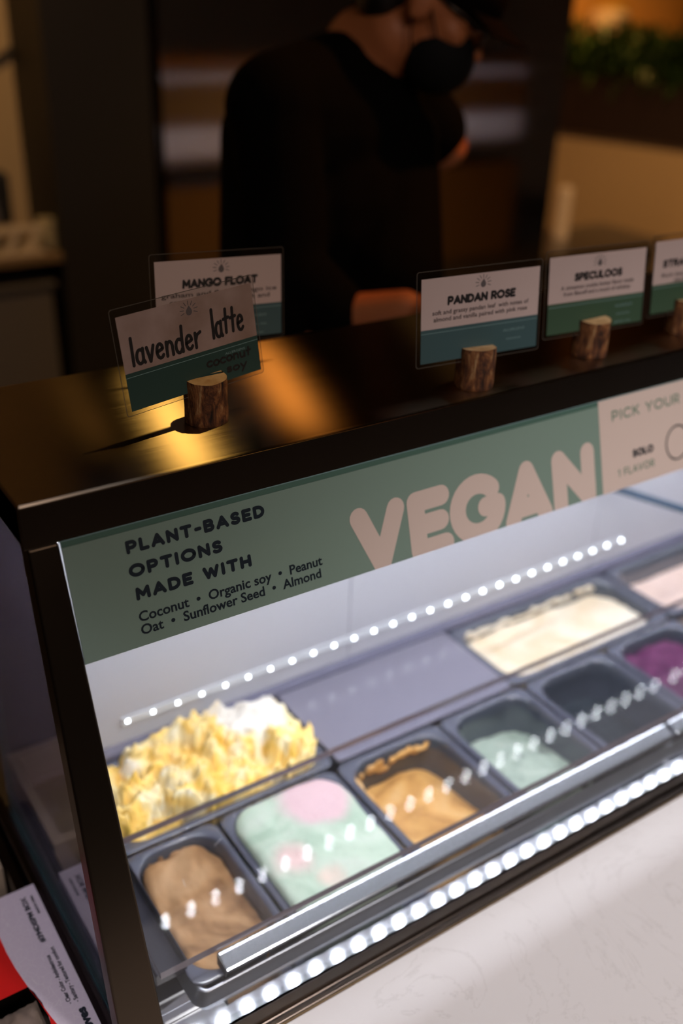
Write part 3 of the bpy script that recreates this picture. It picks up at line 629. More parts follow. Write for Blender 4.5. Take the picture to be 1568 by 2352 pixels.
def patches(m, spots, amp=0.03, scale=14):
    """mix further flavours in: spots = (world point, radius, colour, softness) measured on the mass itself"""
    n, l, b = nodes(m); g = n.new('ShaderNodeNewGeometry'); t = n.new('ShaderNodeTexNoise'); t.inputs['Scale'].default_value = scale; t.inputs['Detail'].default_value = 4
    l.new(g.outputs['Position'], t.inputs['Vector']); cur = b.inputs['Base Color'].links[0].from_socket
    for p, rad, col, soft in spots:
        d_ = n.new('ShaderNodeVectorMath'); d_.operation = 'DISTANCE'; l.new(g.outputs['Position'], d_.inputs[0]); d_.inputs[1].default_value = p
        a_ = n.new('ShaderNodeMath'); a_.operation = 'MULTIPLY_ADD'; l.new(t.outputs['Fac'], a_.inputs[0]); a_.inputs[1].default_value = amp*2; l.new(d_.outputs['Value'], a_.inputs[2])
        mr = n.new('ShaderNodeMapRange'); mr.interpolation_type = 'SMOOTHSTEP'; mr.inputs['From Min'].default_value = rad+amp-soft; mr.inputs['From Max'].default_value = rad+amp+soft
        mr.inputs['To Min'].default_value = 1; mr.inputs['To Max'].default_value = 0; l.new(a_.outputs[0], mr.inputs['Value'])
        mx = n.new('ShaderNodeMix'); mx.data_type = 'RGBA'; l.new(mr.outputs[0], mx.inputs[0]); l.new(cur, mx.inputs[6]); mx.inputs[7].default_value = (*col, 1); cur = mx.outputs[2]
    l.new(cur, b.inputs['Base Color'])
C_YEL = cmat('mango_ripple', [(0.28, (0.60, 0.40, 0.06)), (0.40, (0.92, 0.60, 0.16)), (0.52, (0.92, 0.70, 0.30)), (0.64, (0.92, 0.80, 0.52)), (0.76, (0.93, 0.88, 0.76))], 26, 0.5)
patches(C_YEL, [(U(0.410, 0.285, -0.64), 0.050, (0.82, 0.77, 0.71), 0.010), (U(0.175, 0.27, -0.64), 0.018, (0.92, 0.86, 0.76), 0.006)], 0.03, 26)
C_VAN = cmat('vanilla', [(0.3, (0.60, 0.46, 0.30)), (0.5, (0.70, 0.61, 0.49)), (0.7, (0.73, 0.66, 0.57))], 9, 0.5)
C_TAN = cmat('coffee_tan', [(0.32, (0.17, 0.08, 0.032)), (0.5, (0.40, 0.22, 0.10)), (0.7, (0.52, 0.32, 0.17))], 9, 0.4, dist=2)
C_ORA = cmat('caramel_orange', [(0.3, (0.42, 0.19, 0.05)), (0.5, (0.70, 0.38, 0.12)), (0.7, (0.80, 0.52, 0.24))], 10, 0.4, dist=1.5)
C_MIX = cmat('pistachio_and_rose', [(0.25, (0.42, 0.56, 0.42)), (0.5, (0.56, 0.68, 0.54)), (0.75, (0.68, 0.74, 0.64))], 12, 0.5, dist=1.5, detail=2)
patches(C_MIX, [(U(0.405, 0.065, -0.64), 0.047, (0.78, 0.55, 0.57), 0.012), (U(0.315, -0.03, -0.64), 0.022, (0.80, 0.58, 0.54), 0.012), (U(0.345, -0.075, -0.64), 0.014, (0.80, 0.62, 0.52), 0.01)], 0.02, 16)
C_MINT = cmat('mint_chip', [(0.30, (0.10, 0.12, 0.11)), (0.40, (0.34, 0.42, 0.34)), (0.6, (0.42, 0.50, 0.41)), (0.8, (0.50, 0.56, 0.47))], 26, 0.5)
C_DARK = cmat('black_cocoa', [(0.3, (0.015, 0.02, 0.028)), (0.7, (0.035, 0.045, 0.055))], 12, 0.3)
C_DRED = cmat('dark_berry', [(0.3, (0.03, 0.018, 0.028)), (0.7, (0.07, 0.04, 0.05))], 12, 0.3)
C_PUR = cmat('ube_purple', [(0.3, (0.045, 0.010, 0.040)), (0.5, (0.13, 0.030, 0.095)), (0.7, (0.21, 0.075, 0.155))], 14, 0.45)
C_PINK = cmat('pale_peach', [(0.3, (0.60, 0.45, 0.40)), (0.7, (0.72, 0.56, 0.52))], 12, 0.5)
P = [(0.104, 0.2585), (0.2615, 0.4740), (0.4770, 0.6900), (0.6930, 0.8925), (0.8955, 1.1060), (1.1090, 1.3200), (1.3230, 1.53)]
FY0, FY1, RY0, RY1 = -0.1300, 0.120, 0.1235, 0.3250
pan(*P[0], FY0, FY1, 'narrow front pan of coffee brown ice cream at the left corner', fl=0.009)
pan(*P[1], FY0, FY1, 'front pan heaped with green and pink ice cream')
pan(*P[2], FY0, FY1, 'front pan of caramel orange ice cream with smeared dark walls')
pan(*P[3], FY0, FY1, 'front pan half empty with a pale mint mound')
pan(*P[4], FY0, FY1, 'nearly empty dark front pan right of the mint one')
pan(*P[5], FY0, FY1, 'front pan of purple ice cream at the right edge')
pan(0.104, 0.487, RY0, RY1, 'long rear pan piled with yellow and white ice cream')
pan(0.879, 1.319, RY0, RY1, 'long rear pan of smooth cream coloured ice cream')
pan(1.323, 1.752, RY0, RY1, 'rear pan at the right edge with dark sides and peach ice cream')
def g2(u, v, cu, cv_, su, sv): return math.exp(-((u-cu)/su)**2-((v-cv_)/sv)**2)
cream('coffee brown ice cream scraped smooth in the left corner pan', *P[0], FY0, FY1, lambda u, v: -0.682 + 0.004*u + 0.014*g2(u, v, 0.2, 0.85, 0.5, 0.10) + 0.007*fb(u, v, 3.5, 2) - 0.02*g2(u, v, 0.85, 0.45, 0.1, 0.5) - 0.006*g2(u, v, 0.6, 0.42, 0.18, 0.05), C_TAN)
cream('green and pink swirled ice cream heaped above its pan', *P[1], FY0, FY1, lambda u, v: -0.664 + 0.020*g2(u, v, 0.5, 0.5, 0.6, 0.55) + 0.003*math.sin(9*(u+v*0.7)) * g2(u, v, 0.5, 0.45, 0.5, 0.5) + 0.005*fb(u, v, 3, 5), C_MIX, inset=0.012)
cream('caramel orange ice cream with one smooth scraped slope', *P[2], FY0, FY1, lambda u, v: -0.694 - 0.03*v + 0.010*g2(u, v, 0.3, 0.3, 0.4, 0.4) - 0.03*g2(u, v, 0.95, 0.5, 0.18, 1) + 0.006*fb(u, v, 3, 9), C_ORA)
cream('pale mint ice cream with dark flecks in a half empty pan', *P[3], FY0, FY1, lambda u, v: -0.745 + 0.070*g2(u, v, 0.33, 0.15, 0.55, 0.62) + 0.006*fb(u, v, 5, 3), C_MINT)
cream('thin dark layer left in the nearly empty front pan', *P[4], FY0, FY1, lambda u, v: -0.752 + 0.02*g2(u, v, 0.2, 0.8, 0.5, 0.3) + 0.004*fb(u, v, 4, 4), C_DARK)
cream('purple ice cream in the front pan at the right edge', *P[5], FY0, FY1, lambda u, v: -0.695 + 0.012*fb(u, v, 4, 7) - 0.02*g2(u, v, 0.15, 0.65, 0.1, 0.1), C_PUR)
def hy(u, v):
    x, y = u*9 + fb(u, v, 5)*0.9, v*5 + fb(u, v, 5, 3)*0.9
    k = noise.cell(Vector((x, y, 1))); w = noise.noise(Vector((x*1.1, y*1.1, 4)))
    calm = g2(u, v, 0.86, 0.72, 0.22, 0.34)
    return -0.662 + 0.026*g2(u, v, 0.5, 0.5, 0.62, 0.6) + 0.013*g2(u, v, 0.8, 0.75, 0.3, 0.4) + (0.028*k + 0.030*w)*(1-0.85*calm) + 0.016*fb(u*1.7, v, 13, 8)*(1-0.75*calm)
cream('chunky yellow and white ice cream heaped in the long rear pan', 0.104, 0.487, RY0, RY1, hy, C_YEL, inset=0.013, K=48)
cream('smooth cream coloured ice cream in the long rear pan', 0.879, 1.319, RY0, RY1, lambda u, v: -0.694 + 0.012*g2(u, v, 0.5, 0.35, 0.6, 0.4) + 0.008*fb(u, v, 3, 6) - 0.012*g2(u, v, 0.25, 0.72, 0.1, 0.06), C_VAN)
cream('peach ice cream low in the rear pan at the right edge', 1.323, 1.752, RY0, RY1, lambda u, v: -0.72 + 0.03*g2(u, v, 0.25, 0.3, 0.3, 0.3) + 0.006*fb(u, v, 3, 1), C_PINK)
# smears stuck on pan walls
def smear(label, spots, m):
    b_ = B()
    for x, y, z, rx, ry, rz in spots: ball(b_, U(x, y, z), (rx*S, ry*S, rz*S), None, 12, 8)
    o = merged('ice_cream_smear', b_, m, None, 0.0022, 3); return tag(o, label, 'ice cream')
smear('orange ice cream smeared along the far wall of the caramel pan', [(0.497+0.010*k+random.uniform(-.004, .004), 0.101-random.uniform(0, 0.006), -0.678-random.uniform(0, 0.014), random.uniform(.004, .012), 0.004, random.uniform(.003, .011)) for k in range(0, 17, 2)] + [(0.500+0.165*random.random(), 0.098-random.uniform(0, 0.008), -0.676-random.uniform(0, 0.016), random.uniform(.008, .018), 0.0045, random.uniform(.003, .007)) for k in range(7)] + [(0.494, 0.07, -0.674, 0.006, 0.018, 0.009), (0.492, 0.03, -0.673, 0.007, 0.026, 0.007)], C_ORA)
smear('brown ice cream smeared along the far wall of the corner pan', [(0.135+0.009*k+random.uniform(-.004, .004), 0.104, -0.680-random.uniform(0, 0.012), random.uniform(.004, .011), 0.004, random.uniform(.003, .010)) for k in range(11)], C_TAN)
smear('cream coloured smear along the far wall of the rear pan', [(0.91+0.016*k+random.uniform(-.006, .006), 0.306, -0.676-random.uniform(0, 0.010), random.uniform(.006, .020), 0.005, random.uniform(.003, .008)) for k in range(24)], C_VAN)
blank = obj('pan_cover', (lambda b_: slab(b_, Plane(U(0, 0, -0.669), (1, 0, 0), (0, 1, 0)), rrect(0.4905*S, RY0*S, 0.876*S, RY1*S, 0.006), 0, 0.004))(B()), M_COVER, bevel=0.001)
for x0_, x1_, lb_ in ((1.755, 3.2, 'long grey blank cover over the well past the last pan'), (3.205, 4.6, 'long grey blank cover over the middle of the far well'), (4.605, 5.99, 'long grey blank cover over the far end of the well')):
    c_ = obj('pan_cover', ubox(B(), x0_, x1_, FY0, RY1, -0.670, -0.665), M_COVER, bevel=0.001); tag(c_, lb_, 'pan cover')
pan(1.5330, 1.752, FY0, FY1, 'empty front pan past the right edge of the picture')
tag(blank, 'flat grey blank cover between the yellow and the cream pans', 'pan cover')

# ================================================================== log card holders and sign cards
def log_holder(x, y, rad, h, label, seed, yaw=0):
    base = U(x, y, 0.0003); t_ = thing('card_holder', label, 'card holder', base, 'log slice card holders on the lid')
    N, H_ = 40, 10; b_ = B(); rings = []
    rw = []
    for i in range(N):
        a_ = 2*math.pi*i/N; rw.append(1 + 0.07*noise.noise(Vector((math.cos(a_)*1.3+seed, math.sin(a_)*1.3, 0))) + 0.035*noise.noise(Vector((math.cos(a_)*6+seed, math.sin(a_)*6, 3))))
    cut = lambda yy: yy
    for k in range(H_+1):
        z = h*k/H_; ring = []
        for i in range(N):
            a_ = 2*math.pi*i/N; rr = rad*rw[i]*(1+0.02*noise.noise(Vector((a_*3, k*0.7, seed))))
            if k == H_: rr *= 0.975
            ring.append(b_.verts.new(base + Vector((rr*math.cos(a_), rr*math.sin(a_), z + (0.0016*math.cos(a_-seed) if k == H_ else 0)))))
        rings.append(ring)
    for p, q in zip(rings, rings[1:]):
        for i in range(N): b_.faces.new((p[i], p[(i+1) % N], q[(i+1) % N], q[i]))
    b_.faces.new(rings[0][::-1])
    # slot for the card: cut the back part lower
    obj('bark', b_, M_BARK, t_, smooth=True)
    c_ = B(); fr = [p.co.copy() for p in rings[-1]] if False else None
    top = []
    for i in range(N):
        a_ = 2*math.pi*i/N; rr = rad*rw[i]*0.972
        top.append(base + Vector((rr*math.cos(a_), rr*math.sin(a_), h + 0.0016*math.cos(a_-seed))))
    front = [p for p in top if p.y < base.y+0.0014]
    back = [p for p in top if p.y > base.y+0.0030]
    front.sort(key=lambda p: math.atan2(p.y-base.y, p.x-base.x)); back.sort(key=lambda p: math.atan2(p.y-base.y, p.x-base.x))
    if len(front) > 2: c_.faces.new([c_.verts.new(p) for p in front])
    if len(back) > 2: c_.faces.new([c_.verts.new(p) for p in back])
    w_ = obj('cut_face', c_, M_WOOD, t_)
    return t_
LR, LH = 0.0262*S, 0.0525*S
log_holder(0.2660, 0.1085, LR, LH*1.06, 'bark covered log slice holding the lavender latte card', 1.3)
log_holder(0.6310, 0.0400, LR, LH*1.03, 'bark covered log slice holding the pandan rose card', 4.1)
log_holder(0.8660, 0.0550, LR*0.97, LH*1.03, 'bark covered log slice holding the speculoos card', 7.7)
log_holder(1.0790, 0.0600, LR, LH*1.0, 'bark covered log slice at the right edge of the picture', 9.2)
log_holder(0.3700, 0.2640, LR, LH*0.9, 'log slice hidden behind the handwritten card, holding the mango card', 12.5)
CW, CH = 0.20213*S, 0.12251*S
def card(cx, cy, cz, yaw, lean, roll, label, paper, band, build):
    c = U(cx, cy, cz); Rm = Matrix.Rotation(math.radians(yaw), 3, 'Z') @ Matrix.Rotation(math.radians(lean), 3, 'X') @ Matrix.Rotation(math.radians(roll), 3, 'Y')
    u_, v_ = Rm @ Vector((1, 0, 0)), Rm @ Vector((0, 0, 1))
    pl = Plane(c - u_*CW/2 - v_*CH/2, u_, v_)     # origin at lower left; normal faces the customer
    t_ = thing('sign_card', label, 'sign card', pl.p(CW/2, 0))
    b_ = B(); slab(b_, pl, rrect(0, 0, CW, CH, 0.003), -0.0005, 0.0005); obj('laminate_sleeve', b_, M_SLEEVE, t_)
    rim = B(); o1 = rrect(0, 0, CW, CH, 0.003); o2 = rrect(0.0005, 0.0005, CW-0.0005, CH-0.0005, 0.0027)
    ra = [rim.verts.new(pl.p(x, y, 0.0006)) for x, y in o1]; rb_ = [rim.verts.new(pl.p(x, y, 0.0006)) for x, y in o2]
    for i in range(len(ra)): rim.faces.new((ra[i], ra[(i+1) % len(ra)], rb_[(i+1) % len(ra)], rb_[i]))
    obj('sleeve_edge', rim, M_RIM, t_)
    mx, my = 0.0055, 0.0065; bh = 0.355*CH; h1 = 0.0007
    px0, px1, py0, py1 = mx, CW-mx*0.6, my*0.6, CH-my*1.15
    b_ = B(); slab(b_, pl, [(px0, py0+bh), (px1, py0+bh), (px1, py1), (px0, py1)], h1-0.0003, h1); obj('paper', b_, paper, t_)
    b_ = B(); slab(b_, pl, [(px0, py0), (px1, py0), (px1, py0+bh), (px0, py0+bh)], h1-0.0003, h1)
    bo = obj('colour_band', b_, band, t_)
    b_ = B(); slab(b_, pl, [(px0, py0+bh*0.88), (px1, py0+bh*0.88), (px1, py0+bh*0.895), (px0, py0+bh*0.895)], h1, h1+0.0001); obj('band_line', b_, M_TXTW, t_)
    # emblem: a drop in a burst of short rays
    b_ = B(); ex, ey, er = (px0+px1)/2+0.001, py1-0.0100, 0.0046
    poly(b_, pl, [(ex+0.0006, ey+er*0.95)] + [(ex+er*0.72*math.cos(math.radians(a_)), ey-er*0.25+er*0.72*math.sin(math.radians(a_))) for a_ in range(150, 391, 24)], h1+0.0002)
    for k in range(9):
        a_ = math.radians(-20 + 220*k/8); ca, sa = math.cos(a_), math.sin(a_)
        pen(b_, pl, [(ex+ca*er*1.25, ey+sa*er*1.1), (ex+ca*er*2.1, ey+sa*er*1.85)], 0.00035, h1+0.0002)
    obj('emblem', b_, M_GREYINK, t_)
    build(pl, t_, px0, px1, py0, py1, bh, h1+0.0002)
    return t_
def title_text(title, lines, allerg, tw=0.56, extra=None):
    def f_(pl, t_, x0, x1, y0, y1, bh, h):
        W_ = x1-x0; H_ = y1-y0; cx = (x0+x1)/2
        ty = y0+H_*0.665
        if extra:
            b_ = B(); word(b_, pl, extra[0], cx-W_*extra[1]/2, ty+0.0085, W_*extra[1], 0.0076, 0.00125, 0.30, 0.05, h); obj('lettering', b_, M_TITLE, t_); 
        b_ = B(); word(b_, pl, title, cx-W_*tw/2, ty-(0.003 if extra else 0), W_*tw, 0.0092, 0.00135, 0.30, 0.05, h); obj('lettering', b_, M_TITLE, t_)
        for k, (s_, w_) in enumerate(lines):
            b_ = B(); print_text(b_, pl, s_, cx-W_*w_/2, ty-0.0082-0.0068*k-(0.006 if extra else 0), W_*w_, h, height=0.0046, bold=0.012); obj('lettering', b_, M_TXT, t_)
        for k, (s_, w_) in enumerate(allerg):
            b_ = B(); print_text(b_, pl, s_, x0+W_*0.79-W_*w_/2, y0+bh*(0.62-0.27*k), W_*w_, h, height=0.0026, bold=0.0); obj('lettering', b_, M_TXTW, t_)
    return f_
def handwritten(pl, t_, x0, x1, y0, y1, bh, h):
    W_ = x1-x0; H_ = y1-y0
    b_ = B(); word(b_, pl, 'lavender', x0+W_*0.05, y0+bh+H_*0.045, W_*0.52, 0.026, 0.0016, 0.17, 0.05, h, 0.03)
    word(b_, pl, 'latte', x0+W_*0.645, y0+bh+H_*0.09, W_*0.265, 0.028, 0.0016, 0.15, 0.05, h, 0.03)
    obj('lettering', b_, M_TITLE, t_)
    b_ = B(); word(b_, pl, 'coconut', x0+W_*0.575, y0+bh*0.50, W_*0.36, 0.0105, 0.0010, 0.15, 0.08, h, 0.04)
    word(b_, pl, 'soy', x0+W_*0.72, y0+bh*0.20, W_*0.17, 0.0095, 0.0010, 0.15, 0.1, h, 0.04); obj('lettering', b_, M_TITLE, t_)
    b_ = B(); print_text(b_, pl, 'ALLERGENS', x0+W_*0.73, y0+bh*0.72, W_*0.16, h-0.00005, height=0.0022); obj('lettering', b_, M_TXTW, t_)
card(0.2532, 0.1150, 0.0968, 10.28, -7.56, -2.07, 'smudged handwritten lavender latte card leaning in the nearest log slice', M_PAPER2, M_BAND['forest'], handwritten)
card(0.3663, 0.2607, 0.0992, 2.91, -6.32, 3.71, 'printed mango float card standing behind the handwritten card', M_PAPER, M_BAND['teal'],
     title_text('MANGO FLOAT', [('graham and fluffy mango ice', 0.92), ('cream with a cream ch and', 0.80)], [('ALLERGENS', 0.16), ('wheat, soy,', 0.17), ('gluten', 0.10)], 0.60))
card(0.6355, 0.0446, 0.0980, -3.61, -6.23, 0.55, 'printed pandan rose card with teal band', M_PAPER, M_BAND['teal'],
     title_text('PANDAN ROSE', [('soft and grassy pandan leaf  with notes of', 0.82), ('almond and vanilla paired with pink rose', 0.80)], [('ALLERGENS', 0.19), ('coconut', 0.13)], 0.58))
card(0.8730, 0.0640, 0.0937, -1.51, -7.84, 1.24, 'printed speculoos card with green band', M_PAPER, M_BAND['green'],
     title_text('SPECULOOS', [('A cinnamon cookie butter flavor made', 0.76), ('from Biscoff and a touch of whiskey', 0.70)], [('ALLERGENS', 0.19), ('coconut,', 0.15), ('gluten, soy', 0.17)], 0.50))
card(1.0930, 0.0690, 0.0930, 0.0, -7.0, 1.0, 'printed card with a two line title at the right edge of the picture', M_PAPER, M_BAND['green'],
     title_text('STRACCIATELLA', [('Rich base with shards of', 0.80), ('dark chocolate', 0.50)], [('ALLERGENS', 0.19), ('coconut', 0.13)], 0.80, ('MINT', 0.22)))

# ================================================================== countertop, side counter, glove box
top = thing('countertop', 'white quartz countertop with faint grey veins in front of the case', 'countertop', U(2, -0.6, -0.74))
obj('stone_slab', ubox(B(), -0.5, XE, -0.62, gy(ZD)-0.0352, -0.735, ZD-0.003), M_MARBLE, top, bevel=0.002)
obj('counter_base', ubox(B(), -0.45, XE, -0.58, gy(ZD)-0.04, -1.60, -0.735), M_DARKWALL, top)
sc_ = thing('side_counter', 'dark brown service counter to the left of the case', 'counter', U(-0.6, 0.1, -1.60))
obj('worktop', ubox(B(), -1.2, -0.032, -0.213, 0.55, -0.84, -0.802), mat('dark_laminate', (0.05, 0.035, 0.025), 0.4), sc_)
obj('cabinet', ubox(B(), -1.15, -0.04, -0.21, 0.5, -1.60, -0.84), M_DARKWALL, sc_)
gbx = thing('glove_box', 'white and red disposable glove box with an oval opening beside the case', 'glove box', U(-0.07, -0.02, -0.801))
GX0, GX1, GY0, GY1, GZ = -0.165, -0.0125, -0.165, 0.1534, -0.675
wb = B(); ubox(wb, GX0, GX1, GY0, GY1, -0.800, GZ-0.001)
bmesh.ops.delete(wb, geom=[fc for fc in wb.faces if fc.normal.z > 0.9 or fc.calc_center_median().z > U(0, 0, GZ-0.002).z], context='FACES_ONLY')
obj('carton', wb, M_BOXW, gbx)
# top face with an oval hole
TP = Plane(U(0, 0, GZ), (1, 0, 0), (0, 1, 0))
ocx, ocy, orx, ory = -0.0960, -0.055, 0.0325, 0.075
tb = B(); NN = 48; el, outer = [], []
for i in range(NN):
    a_ = 2*math.pi*i/NN; c_, s_ = math.cos(a_), math.sin(a_)
    rx_, ry_ = orx*(1+0.012*((-1)**i)), ory*(1+0.008*((-1)**i))
    el.append((ocx+rx_*c_, ocy+ry_*s_))
    k_ = min((GX1-ocx)/c_ if c_ > 1e-6 else 9, (GX0-ocx)/c_ if c_ < -1e-6 else 9, (GY1-ocy)/s_ if s_ > 1e-6 else 9, (GY0-ocy)/s_ if s_ < -1e-6 else 9)
    outer.append((ocx+k_*c_, ocy+k_*s_))
ev = [tb.verts.new(TP.p(x*S, y*S)) for x, y in el]; ov = [tb.verts.new(TP.p(x*S, y*S)) for x, y in outer]
for i in range(NN):
    j = (i+1) % NN; tb.faces.new((ev[i], ev[j], ov[j], ov[i]))
for cx_, cy_ in ((GX0, GY0), (GX1, GY0), (GX1, GY1), (GX0, GY1)):      # fill the square corners
    i = min(range(NN), key=lambda k: 0 if (abs(outer[k][0]-cx_) < 1e-6) != (abs(outer[(k+1) % NN][0]-cx_) < 1e-6) and math.hypot(outer[k][0]-cx_, outer[k][1]-cy_) < 0.06 else 1)
    tb.faces.new((ov[i], ov[(i+1) % NN], tb.verts.new(TP.p(cx_*S, cy_*S))))
bmesh.ops.recalc_face_normals(tb, faces=tb.faces)
for v_ in (0,):
    mt = mat('printed_card_top', (0.70, 0.64, 0.74), 0.45); vv = coords(mt, (1, 1, 1)); n_, l_, b1 = nodes(mt)
    vo = n_.new('ShaderNodeTexVoronoi'); vo.feature = 'DISTANCE_TO_EDGE'; vo.inputs['Scale'].default_value = 130; l_.new(vv, vo.inputs['Vector'])
    setcol(mt, ramp(mt, vo.outputs['Distance'], [(0.0, (0.74, 0.70, 0.77)), (0.035, (0.66, 0.60, 0.70))]))
obj('carton_top', tb, mt, gbx)
rd = B(); edge = [(-0.0795, 0.1530), (-0.0800, 0.10), (-0.0795, 0.06), (-0.0770, 0.03), (-0.0720, -0.005)]
poly(rd, TP, [(x*S, y*S) for x, y in [(GX0, 0.153)] + edge[:] + [(-0.0725, -0.0049)] + [(GX0, -0.0049)]], 0.0002)
rd2 = [(ocx+(orx*1.012)*math.cos(a_), ocy+(ory*1.01)*math.sin(a_)) for a_ in (math.radians(q) for q in range(42, -60, -6))]
rd3 = [(-0.0715, -0.0095), (-0.0668, -0.030), (-0.0615, -0.0600), (-0.0555, -0.090), (-0.050, -0.12)]
vs1 = [rd.verts.new(TP.p(x*S, y*S, 0.0002)) for x, y in rd3]
near = [min(rd2, key=lambda q, yy=y: abs(q[1]-yy)) for x, y in rd3]
vs2 = [rd.verts.new(TP.p(min(q[0], rd3[k][0]-0.0003)*S, rd3[k][1]*S, 0.0002)) for k, q in enumerate(near)]
for k in range(len(vs1)-1): rd.faces.new((vs2[k], vs2[k+1], vs1[k+1], vs1[k]))
bmesh.ops.recalc_face_normals(rd, faces=rd.faces)
# keep red print off the opening
hole = [fc for fc in rd.faces]
obj('red_print', rd, M_BOXR, gbx)
inn = B(); ubox(inn, GX0+0.003, GX1-0.003, GY0+0.003, GY1-0.003, -0.798, GZ-0.003)
bmesh.ops.delete(inn, geom=[fc for fc in inn.faces if fc.calc_center_median().z > U(0, 0, GZ-0.004).z], context='FACES_ONLY')
obj('carton_lining', inn, M_BOXIN, gbx)
TPy = Plane(U(0, 0, GZ), (0, 1, 0), (-1, 0, 0))     # text runs away from the viewer, tops to the left
for s_, x_, y0_, y1_, hh, bd_ in (('#394DISPM BOX', -0.0300, 0.0500, 0.1370, 0.0070, 0.045), ('MADE IN CHINA', -0.0205, 0.0990, 0.1350, 0.0034, 0.05),
                          ('- Clear Color - Ambidextrous', -0.0328, -0.0570, 0.0270, 0.0054, 0.03), ('- Sanitary - Textured for comfort', -0.0240, -0.0590, 0.0370, 0.0054, 0.03), ('Gloves', -0.0215, -0.122, -0.0690, 0.0110, 0.055)):
    b_ = B(); print_text(b_, TPy, s_, y0_*S, -x_*S, (y1_-y0_)*S, 0.0003, height=hh*S, bold=bd_); obj('lettering', b_, M_INK, gbx)
gl_ = B(); n_ = 16
for i in range(n_+1):
    for j in range(n_+1):
        x = -0.125+0.058*i/n_; y = -0.13+0.115*j/n_
        z = GZ-0.018+0.022*math.sin(math.pi*i/n_)*math.sin(math.pi*j/n_)**0.7+0.006*fb(x*60, y*60)-0.0015
        gl_.verts.new(U(x, y, z))
gl_.verts.ensure_lookup_table()
for i in range(n_):
    for j in range(n_): k = i*(n_+1)+j; gl_.faces.new([gl_.verts[q] for q in (k, k+n_+1, k+n_+2, k+1)])
gv = obj('glove_fold', gl_, M_GLOVE, None, smooth=True)
gv.name = 'plastic_glove'; tag(gv, 'crumpled clear glove poking up in the oval opening of the box', 'glove')
cb_ = thing('cardboard_box', 'open beige cardboard box behind the glove box', 'box', U(-0.2, 0.3, -0.801))
for q in ((-0.50, -0.034, 0.245, 0.262), (-0.50, -0.034, 0.470, 0.485), (-0.049, -0.034, 0.262, 0.470), (-0.50, -0.485, 0.262, 0.470)):
    obj('side_panel', ubox(B(), *q, -0.799, -0.716), M_BEIGE2, cb_)
obj('bottom_panel', ubox(B(), -0.485, -0.049, 0.262, 0.470, -0.800, -0.796), M_BEIGE2, cb_)

# ================================================================== kitchen behind
FY = 3.0*S
fr = thing('steel_cabinet', 'tall brushed stainless steel refrigerator behind the server', 'refrigerator', (2.03, FY+0.35, 0))
FX0, FX1 = 1.525*S, 3.745*S
obj('cabinet_shell', box(B(), (FX0, FY+0.03, 0.0), (FX1, FY+0.75, 2.1)), M_FRIDGE, fr, bevel=0.004, uvaxis=(0, 2))
obj('door', box(B(), (FX0+0.004, FY, 0.12), (FX1-0.004, FY+0.028, 2.08)), M_FRIDGE, fr, bevel=0.004, uvaxis=(0, 2))
# right half wall with planter, running towards the viewer
pA = U(5.18, 4.37, -0.403); pB = U(5.39, 3.51, -0.403); dv = (pB-pA).normalized(); nv = Vector((-dv.y, dv.x, 0)); nv = nv if nv.x > 0 else -nv
pA = pA - dv*0.16; pE = pA + dv*1.66
def slabwall(p, q, t_, z0, z1):
    return hexa(B(), [Vector((a_.x, a_.y, z)) for z in (z0, z1) for a_ in (p, q, q+nv*t_, p+nv*t_)])
struct('wall_half', slabwall(pA, pE, 0.10, 0, pA.z-0.002), mat('sand_paint', (0.50, 0.34, 0.19), 0.75))
plt = thing('planter', 'dark planter box of leafy green plants on the half wall', 'planter', (pA+pE)/2 + nv*0.09)
obj('planter_box', slabwall(pA-nv*0.035, pE-nv*0.035, 0.18, pA.z+0.001, pA.z+0.28), M_PLANTER, plt, bevel=0.003)
lf = B(); L_ = (pE-pA).length
for k in range(2600):
    s_ = random.uniform(0.0, 1.0); base = pA + dv*(s_*L_) + nv*random.uniform(-0.03, 0.13) + Vector((0, 0, 0.24+random.uniform(0, 0.22)))
    dr = Vector((random.gauss(0, 0.55), random.gauss(0, 0.55), random.uniform(0.1, 1.0))).normalized(); ln = random.uniform(0.07, 0.21)*(1 if random.random() < 0.8 else 1.3)
    p1 = base + dr*ln*0.5; p2 = base + dr*ln + Vector((0, 0, -ln*random.uniform(0.1, 0.6))); w_ = dr.cross(Vector((random.random(), random.random(), 1))).normalized()*random.uniform(0.006, 0.013)
    v4 = [lf.verts.new(q) for q in (base, p1-w_, p2, p1+w_)]; lf.faces.new((v4[0], v4[1], v4[2], v4[3]))
lo = obj('foliage', lf, M_LEAF, plt); lo['kind'] = 'stuff'
# warm alcove beyond the plants
alc = thing('alcove_shelf', 'amber lit wooden shelf beyond the planter', 'shelf', (4.3, 4.2, 0))
obj('shelf_board', box(B(), (4.0, 4.0, 1.345), (6.2, 4.48, 1.385)), M_ORANGE, alc)
for x_ in (4.05, 5.70): obj('shelf_post', box(B(), (x_, 4.02, 0), (x_+0.07, 4.07, 2.4)), M_PLANTER, alc)
def jar(loc, rad, h, label, m, m2):
    t_ = thing('jar', label, 'jar', loc, 'jars on the amber shelf'); c_ = Vector(loc)
    b_ = B(); tube(b_, [c_+Vector((0, 0, z)) for z in (0.0, 0.004, h*0.8, h*0.9, h)], [rad*0.94, rad, rad, rad*0.85, rad*0.8], 24); obj('jar_body', b_, m, t_, smooth=True, bevel=0.001)
    b_ = B(); tube(b_, [c_+Vector((0, 0, h)), c_+Vector((0, 0, h+0.03))], [rad*0.86, rad*0.86], 24); obj('lid', b_, m2, t_); return t_
jar((5.14, 4.22, 1.3855), 0.125, 0.13, 'pale round jar standing above the planter in amber light', M_WHITEP, mat('mustard_plastic', (0.5, 0.3, 0.03), 0.4))
